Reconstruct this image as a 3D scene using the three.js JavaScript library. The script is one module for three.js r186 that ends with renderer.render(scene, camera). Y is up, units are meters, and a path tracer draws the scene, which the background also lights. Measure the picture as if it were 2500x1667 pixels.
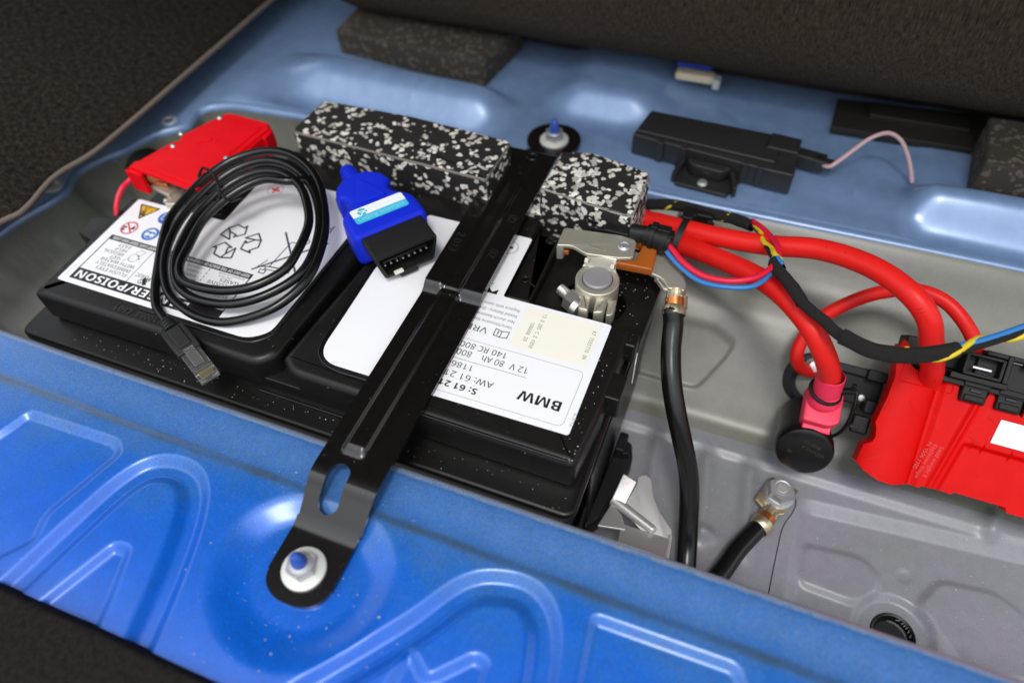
import * as THREE from 'three';
import { RoundedBoxGeometry } from 'three/addons/geometries/RoundedBoxGeometry.js';
import { mergeGeometries, mergeVertices, toCreasedNormals } from 'three/addons/utils/BufferGeometryUtils.js';
import { TextGeometry } from 'three/addons/geometries/TextGeometry.js';
import { FontLoader } from 'three/addons/loaders/FontLoader.js';
import { ImprovedNoise } from 'three/addons/math/ImprovedNoise.js';

/* ---------------------------------------------------------------- camera, sky, sun, exposure */
const S = 0.001;                                   // everything below is measured in millimetres
const scene = new THREE.Scene();
const camera = new THREE.PerspectiveCamera(50.68, 1024 / 682, 0.02, 30);
camera.position.set(339.5 * S, 275.6 * S, 145.3 * S);
camera.up.set(-0.2636, 0.616, -0.7424);
camera.lookAt(camera.position.clone().add(new THREE.Vector3(-0.2505, -0.7869, -0.564)));
camera.focus = 0.348;
camera.userData.fStop = 4.0;
const renderer = new THREE.WebGLRenderer();
renderer.toneMapping = THREE.LinearToneMapping;
renderer.toneMappingExposure = 0.96;
renderer.shadowMap.enabled = true;

// overcast daylight: brighter towards the zenith, dull ground below the horizon
{
  const w = 128, h = 64, d = new Float32Array(w * h * 4);
  for (let j = 0; j < h; j++) for (let i = 0; i < w; i++) {
    const s = Math.sin(((j + .5) / h - .5) * Math.PI), k = (j * w + i) * 4;
    const L = s > 0 ? 2.5 * (.16 + .84 * Math.pow(s, 1.25)) : 0.25;
    d[k] = L * (s > 0 ? .97 : 1); d[k + 1] = L * (s > 0 ? 1 : .96); d[k + 2] = L * (s > 0 ? 1.05 : .9); d[k + 3] = 1;
  }
  const t = new THREE.DataTexture(d, w, h, THREE.RGBAFormat, THREE.FloatType);
  t.mapping = THREE.EquirectangularReflectionMapping; t.magFilter = THREE.LinearFilter; t.needsUpdate = true;
  scene.background = t; scene.environment = t;
}
const sun = new THREE.DirectionalLight(0xfffaf4, 1.5);
sun.position.set(0.35, 1.9, 0.66); sun.target.position.set(0.2, 0, -0.1);
sun.castShadow = true; sun.shadow.radius = 26;
Object.assign(sun.shadow.camera, { left: -1, right: 1, top: 1, bottom: -1, near: 0.1, far: 6 });
scene.add(sun, sun.target);

/* ---------------------------------------------------------------- helpers */
const font = await new FontLoader().loadAsync('fonts/droid/droid_sans_bold.typeface.json');
let seed = 7;
const rnd = () => { seed = (seed * 1664525 + 1013904223) >>> 0; return seed / 4294967296; };
const noise = new ImprovedNoise();
const fbm = (x, y, z = 0) => noise.noise(x, y, z) * .6 + noise.noise(x * 2.1, y * 2.1, z + 9) * .3 + noise.noise(x * 4.3, y * 4.3, z + 5) * .15;
const ss = (a, b, x) => { const t = Math.min(1, Math.max(0, (x - a) / (b - a))); return t * t * (3 - 2 * t); };
const clamp = (x, a, b) => Math.min(b, Math.max(a, x));
const ramp = (a, b, x) => { let v = 0; for (const o of [-.7, -.35, 0, .35, .7]) v += clamp((x + o - a) / (b - a), 0, 1); return v / 5; };   // even slope with eased ends
const V = (a) => new THREE.Vector3(a[0], a[1], a[2]);
const taken = {};
const numbered = (n) => { const k = taken[n] = (taken[n] ?? -1) + 1; return k ? n + '_' + String(k).padStart(3, '0') : n; };

function boxUV(g) {                                 // uv in tenths of a metre by the side a face looks to
  const p = g.attributes.position, n = g.attributes.normal, uv = new Float32Array(p.count * 2);
  for (let i = 0; i < p.count; i++) {
    const ax = Math.abs(n.getX(i)), ay = Math.abs(n.getY(i)), az = Math.abs(n.getZ(i)), x = p.getX(i), y = p.getY(i), z = p.getZ(i);
    if (ay >= ax && ay >= az) { uv[2 * i] = x / 100; uv[2 * i + 1] = -z / 100; }
    else if (az >= ax) { uv[2 * i] = x / 100 + .37; uv[2 * i + 1] = y / 100 + .21; }
    else { uv[2 * i] = z / 100 + .61; uv[2 * i + 1] = y / 100 + .13; }
  }
  g.setAttribute('uv', new THREE.BufferAttribute(uv, 2));
}
function join(geos, keepUV) {
  const out = geos.flat(9).map((g) => {
    let q = g.index ? g.toNonIndexed() : g.clone();
    for (const k of Object.keys(q.attributes)) if (!['position', 'normal', 'uv'].includes(k)) q.deleteAttribute(k);
    q.morphAttributes = {};
    if (!keepUV) boxUV(q);
    return q;
  });
  return out.length > 1 ? mergeGeometries(out) : out[0];
}
// a top-level thing: a Group at its base
function thing(name, label, category, [x, y, z] = [0, 0, 0], turn = 0, group) {
  const o = new THREE.Group(); o.name = numbered(name); scene.add(o);
  o.position.set(x * S, y * S, z * S); o.rotation.y = turn;
  o.userData = { label, category }; if (group) o.userData.group = group;
  o.base = [x, y, z];
  return o;
}
// part in world millimetres (the base is taken off); local = true when already in the thing's own axes
function part(parent, name, geos, mat, { keepUV = false, local = false, label, kind } = {}) {
  const g = join([geos], keepUV);
  let root = parent; while (root.parent && root.parent !== scene) root = root.parent;
  if (!local && root.base) g.translate(-root.base[0], -root.base[1], -root.base[2]);
  g.scale(S, S, S);
  const m = new THREE.Mesh(g, mat); m.name = name; m.castShadow = m.receiveShadow = true;
  if (label) m.userData.label = label;
  if (kind) m.userData.kind = kind;
  parent.add(m); return m;
}
function structure(name, geos, mat, keepUV = false, label) {
  const g = join([geos], keepUV); g.scale(S, S, S);
  const m = new THREE.Mesh(g, mat); m.name = name; m.castShadow = m.receiveShadow = true;
  m.userData = { kind: 'structure', label, category: 'car body' }; scene.add(m); return m;
}
function tube(pts, r, { closed = false, seg, radial = 12, ends = true, tension = .5 } = {}) {
  const c = new THREE.CatmullRomCurve3(pts.map(V), closed, 'centripetal', tension);
  const n = seg ?? Math.max(16, Math.round(c.getLength() / Math.max(1.2, r * .6)));
  const out = [new THREE.TubeGeometry(c, n, r, radial, closed)];
  if (ends && !closed) for (const t of [0, 1]) { const s = new THREE.SphereGeometry(r * .998, radial, 8); s.translate(...c.getPoint(t).toArray()); out.push(s); }
  return out;
}
const box = (w, h, d, x, y, z, r = .6, ry = 0, rz = 0, rx = 0) => {
  const g = r > 0 ? new RoundedBoxGeometry(w, h, d, 2, Math.min(r, w / 2.01, h / 2.01, d / 2.01)) : new THREE.BoxGeometry(w, h, d);
  if (rx) g.rotateX(rx); if (rz) g.rotateZ(rz); if (ry) g.rotateY(ry); g.translate(x, y, z); return g;
};
// cylinder between two points
const rod = (a, b, r0, r1 = r0, n = 24, open = false) => {
  const A = V(a), B = V(b), L = A.distanceTo(B), g = new THREE.CylinderGeometry(r1, r0, L, n, 1, open);
  g.translate(0, L / 2, 0); g.applyQuaternion(new THREE.Quaternion().setFromUnitVectors(new THREE.Vector3(0, 1, 0), B.clone().sub(A).normalize())); g.translate(...a); return g;
};
const lathe = (prof, pos, dir = [0, 1, 0], n = 40) => {
  const g = new THREE.LatheGeometry(prof.map((p) => new THREE.Vector2(p[0], p[1])), n);
  g.applyQuaternion(new THREE.Quaternion().setFromUnitVectors(new THREE.Vector3(0, 1, 0), V(dir).normalize())); g.translate(...pos); return toCreasedNormals(g, .6);
};
function roundShape(pts, r = 0) {                   // polygon with rounded corners; a point may carry its own radius
  const s = new (r === 'path' ? THREE.Path : THREE.Shape)(), n = pts.length;
  pts.forEach((p, i) => {
    const a = pts[(i + n - 1) % n], b = pts[(i + 1) % n], rr = p[2] ?? (typeof r === 'number' ? r : 0);
    const da = Math.hypot(a[0] - p[0], a[1] - p[1]), db = Math.hypot(b[0] - p[0], b[1] - p[1]), q = Math.min(rr, da * .49, db * .49);
    const p1 = [p[0] + (a[0] - p[0]) / da * q, p[1] + (a[1] - p[1]) / da * q], p2 = [p[0] + (b[0] - p[0]) / db * q, p[1] + (b[1] - p[1]) / db * q];
    if (i) s.lineTo(...p1); else s.moveTo(...p1);
    if (q > 0) s.quadraticCurveTo(p[0], p[1], ...p2);
  });
  s.closePath(); return s;
}
// a plate seen from above: outline [x, z], from y0 up to y1, edges bevelled by b (the outline is the outermost edge)
function slab(pts, y0, y1, b = .6, r = 0, holes = [], bs = 3) {
  const sh = roundShape(pts.map((p) => [p[0], -p[1], p[2]]), r);
  for (const h of holes) sh.holes.push(h.c ? new THREE.Path().absellipse(h.c[0], -h.c[1], h.r, h.r2 ?? h.r, 0, Math.PI * 2, true, 0) : new THREE.Path(roundShape(h.map((p) => [p[0], -p[1], p[2]]), r).getPoints(6)));
  const g = new THREE.ExtrudeGeometry(sh, { depth: Math.max(.01, y1 - y0 - 2 * b), bevelEnabled: b > 0, bevelThickness: b, bevelSize: b, bevelOffset: -b, bevelSegments: bs, curveSegments: 10 });
  g.rotateX(-Math.PI / 2); g.translate(0, y0 + b, 0);
  return toCreasedNormals(g, .7);
}
// same, but the outline lies in (a, y) and it runs along the third axis
function prism(pts, length, b = .4, r = 0, holes = []) {
  const sh = roundShape(pts, r);
  for (const h of holes) sh.holes.push(new THREE.Path(roundShape(h, r).getPoints(6)));
  const g = new THREE.ExtrudeGeometry(sh, { depth: Math.max(.01, length - 2 * b), bevelEnabled: b > 0, bevelThickness: b, bevelSize: b, bevelOffset: -b, bevelSegments: 2, curveSegments: 8 });
  g.translate(0, 0, b); return toCreasedNormals(g, .7);
}
// surface over a grid; f(u, v) -> [x, y, z]
function grid(nu, nv, f, uvf) {
  const P = [], U = [], I = [];
  for (let j = 0; j <= nv; j++) for (let i = 0; i <= nu; i++) { const p = f(i / nu, j / nv, i, j); P.push(...p); const t = uvf ? uvf(i / nu, j / nv, p) : [p[0] / 100, -p[2] / 100]; U.push(...t); }
  for (let j = 0; j < nv; j++) for (let i = 0; i < nu; i++) { const a = j * (nu + 1) + i, b = a + 1, c = a + nu + 1, d = c + 1; I.push(a, c, b, b, c, d); }
  const g = new THREE.BufferGeometry();
  g.setAttribute('position', new THREE.Float32BufferAttribute(P, 3)); g.setAttribute('uv', new THREE.Float32BufferAttribute(U, 2)); g.setIndex(I); g.computeVertexNormals(); return g;
}
const linear = (tab, x) => { if (x <= tab[0][0]) return tab[0][1]; for (let i = 1; i < tab.length; i++) if (x <= tab[i][0]) { const [a, p] = tab[i - 1], [b, q] = tab[i]; return p + (q - p) * (x - a) / (b - a); } return tab.at(-1)[1]; };
function segDist(px, pz, pts) {                     // distance to a polyline
  let best = 1e9;
  for (let i = 1; i < pts.length; i++) { const [ax, az] = pts[i - 1], [bx, bz] = pts[i], dx = bx - ax, dz = bz - az, t = clamp(((px - ax) * dx + (pz - az) * dz) / (dx * dx + dz * dz + 1e-9), 0, 1); best = Math.min(best, Math.hypot(px - ax - t * dx, pz - az - t * dz)); }
  return best;
}
function inside(px, pz, pts) { let c = false; for (let i = 0, j = pts.length - 1; i < pts.length; j = i++) { const [xi, zi] = pts[i], [xj, zj] = pts[j]; if ((zi > pz) !== (zj > pz) && px < (xj - xi) * (pz - zi) / (zj - zi) + xi) c = !c; } return c; }
const smooth = (pts, n = 60, closed = false) => new THREE.CatmullRomCurve3(pts.map((p) => new THREE.Vector3(p[0], 0, p[1])), closed, 'centripetal').getPoints(n).map((p) => [p.x, p.z]);
const polySigned = (px, pz, pts) => (inside(px, pz, pts) ? -1 : 1) * segDist(px, pz, [...pts, pts[0]]);

/* ---------------------------------------------------------------- materials */
function dataTex(w, h, f, { srgb = true, repeat } = {}) {   // f(i, j) -> [r, g, b] 0..255
  const d = new Uint8Array(w * h * 4);
  for (let j = 0; j < h; j++) for (let i = 0; i < w; i++) { const c = f(i, j), k = (j * w + i) * 4; d[k] = c[0]; d[k + 1] = c[1]; d[k + 2] = c[2]; d[k + 3] = 255; }
  const t = new THREE.DataTexture(d, w, h, THREE.RGBAFormat); t.magFilter = THREE.LinearFilter; t.minFilter = THREE.LinearMipmapLinearFilter; t.generateMipmaps = true;
  if (srgb) t.colorSpace = THREE.SRGBColorSpace;
  t.wrapS = t.wrapT = THREE.RepeatWrapping; if (repeat) t.repeat.set(...repeat); t.needsUpdate = true; return t;
}
function canvas(w, h, draw) {
  const c = document.createElement('canvas'); c.width = w; c.height = h; const x = c.getContext('2d'); draw(x, w, h);
  const t = new THREE.CanvasTexture(c); t.colorSpace = THREE.SRGBColorSpace; t.anisotropy = 8; return t;
}
const std = (o) => new THREE.MeshStandardMaterial({ side: THREE.DoubleSide, ...o });
const phy = (o) => new THREE.MeshPhysicalMaterial({ side: THREE.DoubleSide, ...o });
const rgb = (r, g, b) => new THREE.Color().setRGB(r, g, b);
const grain = dataTex(512, 512, (i, j) => { const v = 128 + 60 * fbm(i / 5, j / 5) + (rnd() - .5) * 70; return [v, v, v]; }, { srgb: false });
const grainFine = grain.clone(); grainFine.repeat.set(3, 3); grainFine.needsUpdate = true;

// black plastic with loose specks of dust lying on it
function dusty(size, base, n, big = 1, spread = 1) {
  const a = new Uint8Array(size * size).fill(0);
  for (let k = 0; k < n; k++) {
    const cx = rnd(), cy = rnd(); if (fbm(cx * 4 * spread, cy * 4 * spread, 3) < -.12 + rnd() * .35 - .1) continue;
    const x = cx * size, y = cy * size, r = .5 + rnd() * rnd() * 1.5 * big, v = 60 + rnd() * 150;
    for (let j = -3; j <= 3; j++) for (let i = -3; i <= 3; i++) { const q = Math.hypot(i, j); if (q <= r) { const K = ((Math.round(y) + j + size) % size) * size + (Math.round(x) + i + size) % size; a[K] = Math.max(a[K], v); } }
  }
  return dataTex(size, size, (i, j) => { const v = a[j * size + i], m = 1 + .25 * fbm(i / 60, j / 60, 2); return [Math.min(255, base[0] * m + v), Math.min(255, base[1] * m + v * .97), Math.min(255, base[2] * m + v * .92)]; });
}
const dustMap = dusty(1024, [22, 21, 20], 260, 1.1), dustMap2 = dusty(1024, [15, 14, 13], 500, 1.1);
const M = {
  black: phy({ specularIntensity: 0.7, map: dustMap, roughness: .36, bumpMap: grainFine, bumpScale: .00003 }),
  caseBlack: phy({ specularIntensity: 0.7, map: dustMap2, roughness: .36, bumpMap: grainFine, bumpScale: .00004 }),
  strap: phy({ map: dusty(1024, [16, 13, 12], 300, 1), roughness: .26, clearcoat: .4, clearcoatRoughness: .16, bumpMap: grainFine, bumpScale: .000015 }),
  module: std({ color: 0x262626, roughness: .42 }),
  plainBlack: phy({ specularIntensity: 0.6, color: 0x161616, roughness: .5 }),
  glossBlack: std({ color: 0x101010, roughness: .26 }),
  cord: std({ color: 0x090909, roughness: .25 }),
  rubber: std({ color: 0x141413, roughness: .6 }),
  redCable: phy({ specularIntensity: 0.55, color: rgb(.76, .016, .012), roughness: .4 }),
  redCover: phy({ specularIntensity: 0.3, color: rgb(.74, .002, .008), roughness: .5, bumpMap: grainFine, bumpScale: .00003 }),
  redBox: phy({ specularIntensity: 0.3, color: rgb(.66, .0005, .0005), roughness: .48, bumpMap: grainFine, bumpScale: .00002 }),
  pink: std({ color: rgb(.80, .03, .09), roughness: .5 }),
  redWire: std({ color: rgb(.75, .01, .05), roughness: .45 }),
  blueWire: std({ color: rgb(.03, .20, .55), roughness: .4 }),
  yellowWire: std({ color: rgb(.75, .58, .02), roughness: .4 }),
  tin: std({ color: rgb(.60, .57, .47), metalness: .75, roughness: .45, bumpMap: grain, bumpScale: .00006 }),
  brightTin: std({ color: rgb(.8, .79, .74), metalness: .9, roughness: .28 }),
  lead: std({ color: rgb(.30, .29, .31), metalness: .35, roughness: .55, bumpMap: grain, bumpScale: .0002 }),
  zinc: std({ color: rgb(.50, .51, .53), metalness: .75, roughness: .4 }),
  paleZinc: std({ color: rgb(.66, .67, .62), metalness: .3, roughness: .5 }),
  alu: std({ color: rgb(.60, .58, .58), metalness: .7, roughness: .45, bumpMap: grain, bumpScale: .0001 }),
  copper: std({ color: rgb(.62, .22, .07), metalness: .9, roughness: .35 }),
  brass: std({ color: rgb(.62, .54, .36), metalness: .9, roughness: .36, bumpMap: grain, bumpScale: .00008 }),
  orange: phy({ color: rgb(.40, .10, .012), roughness: .4, transmission: .1, thickness: .002 }),
  stud: phy({ color: rgb(.03, .09, .42), roughness: .3, clearcoat: .5 }),
  bluePlug: phy({ specularIntensity: 0.35, color: rgb(.006, .024, .60), roughness: .52, bumpMap: grainFine, bumpScale: .00004 }),
  shroud: phy({ specularIntensity: 0.6, color: 0x1a1918, roughness: .55, bumpMap: grainFine, bumpScale: .00006 }),
  clear: phy({ color: 0xf4f4f2, roughness: .1, transmission: .94, thickness: .004, ior: 1.55 }),
  gold: std({ color: rgb(.8, .6, .28), metalness: 1, roughness: .3 }),
  paper: std({ color: rgb(.83, .83, .84), roughness: .45 }),
  cream: std({ color: rgb(.82, .80, .70), roughness: .55 }),
  hole: std({ color: 0x050505, roughness: .9 }),
};
// moulded red plastic: slight unevenness, a few scuffs and smudges
const scuffed = (r, g, b, n) => {
  const a = new Float32Array(512 * 512);
  for (let k = 0; k < n; k++) { let x = rnd() * 512, y = rnd() * 512, an = rnd() * 6.3; const L = 6 + rnd() * 40, val = (rnd() < .6 ? -1 : 1) * (.1 + .25 * rnd()), wd = rnd() < .25 ? 2 : 1; for (let q = 0; q < L; q++) { for (let e = 0; e < wd; e++) a[((Math.round(y) + e + 512) % 512) * 512 + ((Math.round(x) + 1024) % 512)] = val; x += Math.cos(an); y += Math.sin(an); an += (rnd() - .5) * .25; } }
  return dataTex(512, 512, (i, j) => { const c = fbm(i / 60, j / 60, 4), k = a[j * 512 + i], v = 1 + .05 * c + .03 * (rnd() - .5) + Math.min(0, k) * .8, w = k > 0 ? k * 120 : 0; return [r * v, g * v + w, b * v + w].map((q) => clamp(q, 0, 255)); });
};
for (const [m, c, n] of [['redCable', [229, 34, 30], 60], ['redCover', [223, 6, 22], 70], ['redBox', [213, 2, 2], 90]]) { M[m].map = scuffed(...c, n); M[m].color.set(0xffffff); }
/* ---------------------------------------------------------------- body panels */
// front panel: z from the lip (22) towards the viewer
const bolt1 = [213, 79];
const up = (p) => p.map((q) => [q[0] + (339.5 - q[0]) * .0277, q[1] + (145.3 - q[1]) * .0277]);   // the pressed figures lie this much nearer the top
const groove1 = smooth(up([[90, 150], [98, 126], [104, 100], [112, 72], [118, 63], [127, 59.5], [137, 60.5], [144, 66], [150, 77], [158, 103], [166, 140]]), 90);
const groove2 = smooth(up([[215, 145], [240, 113], [262, 85], [278, 62], [288, 57], [299, 56], [307, 61], [312, 70], [317, 95], [323, 140]]), 90);
const rp = (p, r = 3, raise = true) => roundShape(raise ? up(p) : p, r).getPoints(5).map((q) => [q.x, q.y]);
const padA = rp([[25, 92], [36, 70], [40, 57.5], [93, 55.5], [99, 60.5], [88, 97], [92, 108], [60, 150], [0, 150]], 3.5);
const padB = rp([[326, 54], [383, 53], [390, 66], [398, 150], [336, 150]], 4);
const padC = rp([[112, 132], [126, 97], [134, 96.5], [141, 118], [146, 140]], 3);
const padD = rp([[255, 150], [264, 90], [275, 98], [289, 83.5], [295, 85], [299, 150]], 3);
const padE = rp([[446, 56], [500, 55], [520, 150], [450, 150]], 4);
function frontY(x, z) {
  let y = -5.2 - 1.5 * ss(27, 46, z) + 1.1 * ss(46.5, 51, z) - .015 * Math.max(0, z - 62);
  const e = z - 23; if (e < 7) y -= 7 - Math.sqrt(Math.max(0, 49 - (7 - e) ** 2));       // rolled lip
  const db = Math.hypot(x - bolt1[0], (z - bolt1[1]) * (z < bolt1[1] ? 1.25 : 1));
  y += (-10.6 - y) * (1 - ss(23, 41, db));                                                // dished seat under the strap end
  const g = (d, w, depth) => depth * (1 - ramp(w * .36, w, d));
  const dA = segDist(x, z, groove1), dB = segDist(x, z, groove2);
  y -= g(dA, 7, 3.3) + g(dB, 7, 3.3);
  for (const [p, d] of [[padA, 2.0], [padB, 2.2], [padC, 2.2], [padD, 2.0], [padE, 2.2]]) { const q = polySigned(x, z, p); if (q < 3) y -= d * 1.15 * (1 - ramp(-2.6, 1, q)); }
  return y;
}
// blue paint with grey overspray lying on it near the well, as a grain of specks
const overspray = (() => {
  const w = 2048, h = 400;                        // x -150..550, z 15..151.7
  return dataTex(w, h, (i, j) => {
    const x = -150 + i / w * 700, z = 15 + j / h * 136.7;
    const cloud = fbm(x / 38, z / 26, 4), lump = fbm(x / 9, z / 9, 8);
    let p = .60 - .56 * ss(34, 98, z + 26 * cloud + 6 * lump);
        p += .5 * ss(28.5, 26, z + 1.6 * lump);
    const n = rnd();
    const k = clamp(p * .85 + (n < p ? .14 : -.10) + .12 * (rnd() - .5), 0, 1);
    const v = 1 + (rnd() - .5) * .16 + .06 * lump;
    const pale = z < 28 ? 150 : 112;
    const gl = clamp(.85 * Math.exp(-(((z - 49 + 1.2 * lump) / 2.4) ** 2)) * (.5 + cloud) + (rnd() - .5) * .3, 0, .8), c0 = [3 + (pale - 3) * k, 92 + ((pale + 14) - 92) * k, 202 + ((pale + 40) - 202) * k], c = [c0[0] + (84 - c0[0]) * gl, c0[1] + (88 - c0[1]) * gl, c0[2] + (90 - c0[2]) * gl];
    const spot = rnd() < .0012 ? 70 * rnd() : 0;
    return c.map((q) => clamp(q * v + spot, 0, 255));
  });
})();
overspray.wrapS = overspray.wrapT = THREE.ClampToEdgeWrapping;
const speckle = dataTex(1024, 1024, (i, j) => { const v = 128 + 110 * (rnd() - .5) + 40 * fbm(i / 3, j / 3); return [v, v, v]; }, { srgb: false });
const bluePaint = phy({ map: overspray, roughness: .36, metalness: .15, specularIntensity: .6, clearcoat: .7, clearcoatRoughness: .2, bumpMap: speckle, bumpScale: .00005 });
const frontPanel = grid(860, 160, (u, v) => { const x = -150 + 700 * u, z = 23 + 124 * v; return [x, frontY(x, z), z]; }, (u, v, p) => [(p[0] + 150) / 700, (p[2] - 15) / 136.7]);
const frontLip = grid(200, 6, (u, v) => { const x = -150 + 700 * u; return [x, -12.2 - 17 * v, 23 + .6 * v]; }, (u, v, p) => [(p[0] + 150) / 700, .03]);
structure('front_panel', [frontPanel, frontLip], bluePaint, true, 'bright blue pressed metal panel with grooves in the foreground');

// rear shelf with the left flange: loft from the outline of the well outwards
const wellLine = smooth([[-112, 60], [-100, 20], [-86, -25], [-81, -52], [-72, -85], [-78, -102], [-71, -122], [-64, -132], [-56, -152], [-40, -170], [-41, -188], [-28, -198], [0, -202], [40, -204.5], [120, -204], [220, -203], [330, -203], [450, -205], [620, -207]], 420);
function shelfY(x, z) {
  let y = -20;
  const b = (cx, cz, rx, rz, h, a = 0) => { const c = Math.cos(a), s = Math.sin(a), dx = x - cx, dz = z - cz; y += h * Math.exp(-(((dx * c + dz * s) / rx) ** 2) - (((-dx * s + dz * c) / rz) ** 2)); };
  y += (-8 * ss(-208, -224, z) + 19 * ss(-226, -257, z) - 9 * ss(-262, -276, z)) * ss(-20, 30, x) * (1 - ss(150, 182, x));     // step up under the foam pad
  y += (-6 * ss(-246, -262, z) + 17 * ss(-264, -290, z)) * ss(185, 215, x) * (1 - ss(245, 290, x));
  y += (-6 * ss(-208, -221, z) + 19 * ss(-222, -248, z) - 11 * ss(-250, -264, z)) * ss(425, 440, x);
  b(213, -226, 26, 22, 3.5); b(165, -262, 14, 30, -4, .3); b(300, -210, 60, 8, -1);
  b(425, -262, 30, 16, -3); b(396, -232, 30, 14, -2.5);
  b(-20, -240, 26, 40, 3, .4); b(20, -300, 40, 30, 3);
  return y;
}
const shelfTex = dataTex(1024, 1024, (i, j) => {
  const c = fbm(i / 130, j / 130, 6), n = rnd(), k = n < .30 + .25 * c ? .5 : .1, v = 1 + (rnd() - .5) * .12 + .08 * c;
  return [(122 + 34 * k) * v, (155 + 16 * k) * v, (204 - 18 * k) * v];
});
const shelfPaint = phy({ map: shelfTex, roughness: .36, metalness: .25, clearcoat: .8, clearcoatRoughness: .2, bumpMap: speckle, bumpScale: .00003 });
{
  const n = wellLine.length - 1;
  const outer = smooth([[-330, 90], [-330, 20], [-330, -25], [-330, -52], [-330, -90], [-330, -110], [-330, -140], [-330, -165], [-330, -200], [-330, -260], [-300, -400], [-200, -400], [-100, -400], [0, -400], [120, -400], [220, -400], [330, -400], [450, -400], [620, -400]], 420);
  const g = grid(n, 90, (u, v, i, j) => {
    const a = wellLine[i], b = outer[i], t = v * v * .75 + v * .25, x = a[0] + (b[0] - a[0]) * t, z = a[1] + (b[1] - a[1]) * t;
    const e = Math.hypot(x - a[0], z - a[1]), lip = e < 3.2 ? 3.2 - Math.sqrt(Math.max(0, 10.24 - (3.2 - e) ** 2)) : 0;
    return [x, shelfY(x, z) * 1 + (e < 12 ? (-20 - shelfY(x, z)) * (1 - ss(2, 12, e)) : 0) - lip + (e > 4.6 && e < 6.4 && i > n * .6 ? -.5 : 0), z];
  });
  const skirt = grid(n, 3, (u, v, i) => { const a = wellLine[i]; return [a[0], -23.2 - 5 * v, a[1]]; });
  structure('rear_shelf', [g, skirt], shelfPaint, true, 'steel blue sheet metal shelf behind the well running down its left side');
}

// grey well: side walls round the battery, and the stepped floor on the right
const greyTex = (R, G, B) => dataTex(1024, 1024, (i, j) => {
  const c = fbm(i / 190, j / 190, 12), f = fbm(i / 24, j / 24, 2), v = 1 + (rnd() - .5) * .10 + .05 * f, spot = rnd() < .0005 ? -60 : rnd() < .0002 ? 60 : 0;
  return [(R + 8 * c) * v + spot, (G + 1 * c) * v + spot, (B + 10 * c) * v + spot].map((q) => clamp(q, 0, 255));
}, { repeat: [.35, .35] });
const greyPaint = (R, G, B) => phy({ map: greyTex(R, G, B), roughness: .42, specularIntensity: .8, clearcoat: .28, clearcoatRoughness: .26, bumpMap: speckle, bumpScale: .00003 });
const floorTab = [[-98, -97], [-91, -97.4]];
const wallTab = [[-207, -20], [-200, -25], [-190, -36], [-181, -43.5], [-174, -47.5], [-166, -51], [-158, -55], [-148, -62], [-124, -82], [-106, -96], [-98, -97.5], [-89.5, -98], [-85, -100.8], [-80, -101.2], [60, -102]];
const padS = rp([[418, -28], [418, -50], [447, -53], [457, -46], [456, -36], [446, -27]], 5, false), arcC = [466, -19];
const padT = rp([[476, -38], [486, -54], [512, -57], [526, -50], [534, -20], [500, -10]], 5, false);
function floorY(x, z) {
  let y = 0; const w5 = z > -100 ? .3 : 1; for (const o of [-3, -1.5, 0, 1.5, 3]) y += linear(wallTab, z + o * w5) / 5;
  const right = ss(404, 405.5, x) ;
  const m = z > -84 ? 1 : 0;
  y -= right * 4.4 * ramp(-76 + (x - 415) * -.09, -69 + (x - 415) * -.09, z) * ss(410, 420, x);      // second step of the right floor
  y += (1 - right) * .8 * m * 0;
  for (const c of [331, 361, 385]) y += (1 - right) * 3.4 * Math.exp(-(((x - c - (z + 60) * .12) / 4.4) ** 2)) * ss(-92, -80, z) * ss(-24, -38, z);
  y += 3.0 * Math.exp(-(((x - 367) / 7) ** 2) - (((z + 36) / 4) ** 2));
  if (x > 400) {
    let q = polySigned(x, z, padS); y += 2.3 * (1 - ramp(-1.6, 2.2, q));
    q = polySigned(x, z, padT); y += 2.3 * (1 - ramp(-1.6, 2.2, q));
    const d = Math.hypot(x - arcC[0], z - arcC[1]); y -= 3.0 * (1 - ss(16, 21, d)) + 6 * (1 - ss(8.4, 9.6, d));
    y -= .8 * (1 - ss(1.5, 5, Math.hypot(x - 469, z + 51)));
    y += 3.5 * Math.exp(-(((x - 508) / 3.5) ** 2)) * ss(-104, -94, z) * ss(-82, -88, z);
  }
  // pressed panels in the slanting wall
  const pw = polySigned(x, z, wallPad); y -= 1.8 * (1 - ss(-2, 1.5, pw));
  y += .25 * fbm(x / 80, z / 50, 3) * ss(-200, -170, z);
  return y;
}
const wallPad = rp([[300, -147], [343, -148], [356, -143], [354, -137], [342, -118], [300, -118]], 5, false);
{
  const sheet = (z0, z1, n) => grid(300, n, (u, v) => { const x = 303 + 300 * u, z = z0 + (z1 - z0) * v; return [x, floorY(x, z), z]; }), g = sheet(-205.5, -97.5, 110), floor = sheet(-97.5, 29.5, 150);
  const n = 300, line = wellLine.slice(0, 1 + Math.round((wellLine.length - 1) * .78));
  const walls = grid(line.length - 1, 26, (u, v, i) => {
    const [x, z] = line[i], c = [140, -70], k = ss(0, 1, v) * .9 + .1 * v, inn = [x + (clamp(x, -14, 300) - x + (x < 0 ? -2 : 0)) * k, z + (clamp(z, -150, 40) - z) * k * .8];
    return [inn[0] + .8 * fbm(i / 9, v * 4, 1), -24 - 90 * v, inn[1]];
  });
  structure('battery_well', [g, walls], greyPaint(122, 123, 114), true, 'olive grey painted sheet metal wall of the battery well');
  structure('well_floor', floor, greyPaint(136, 137, 144), true, 'cool grey pressed sheet metal floor right of the battery');
}
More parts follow.
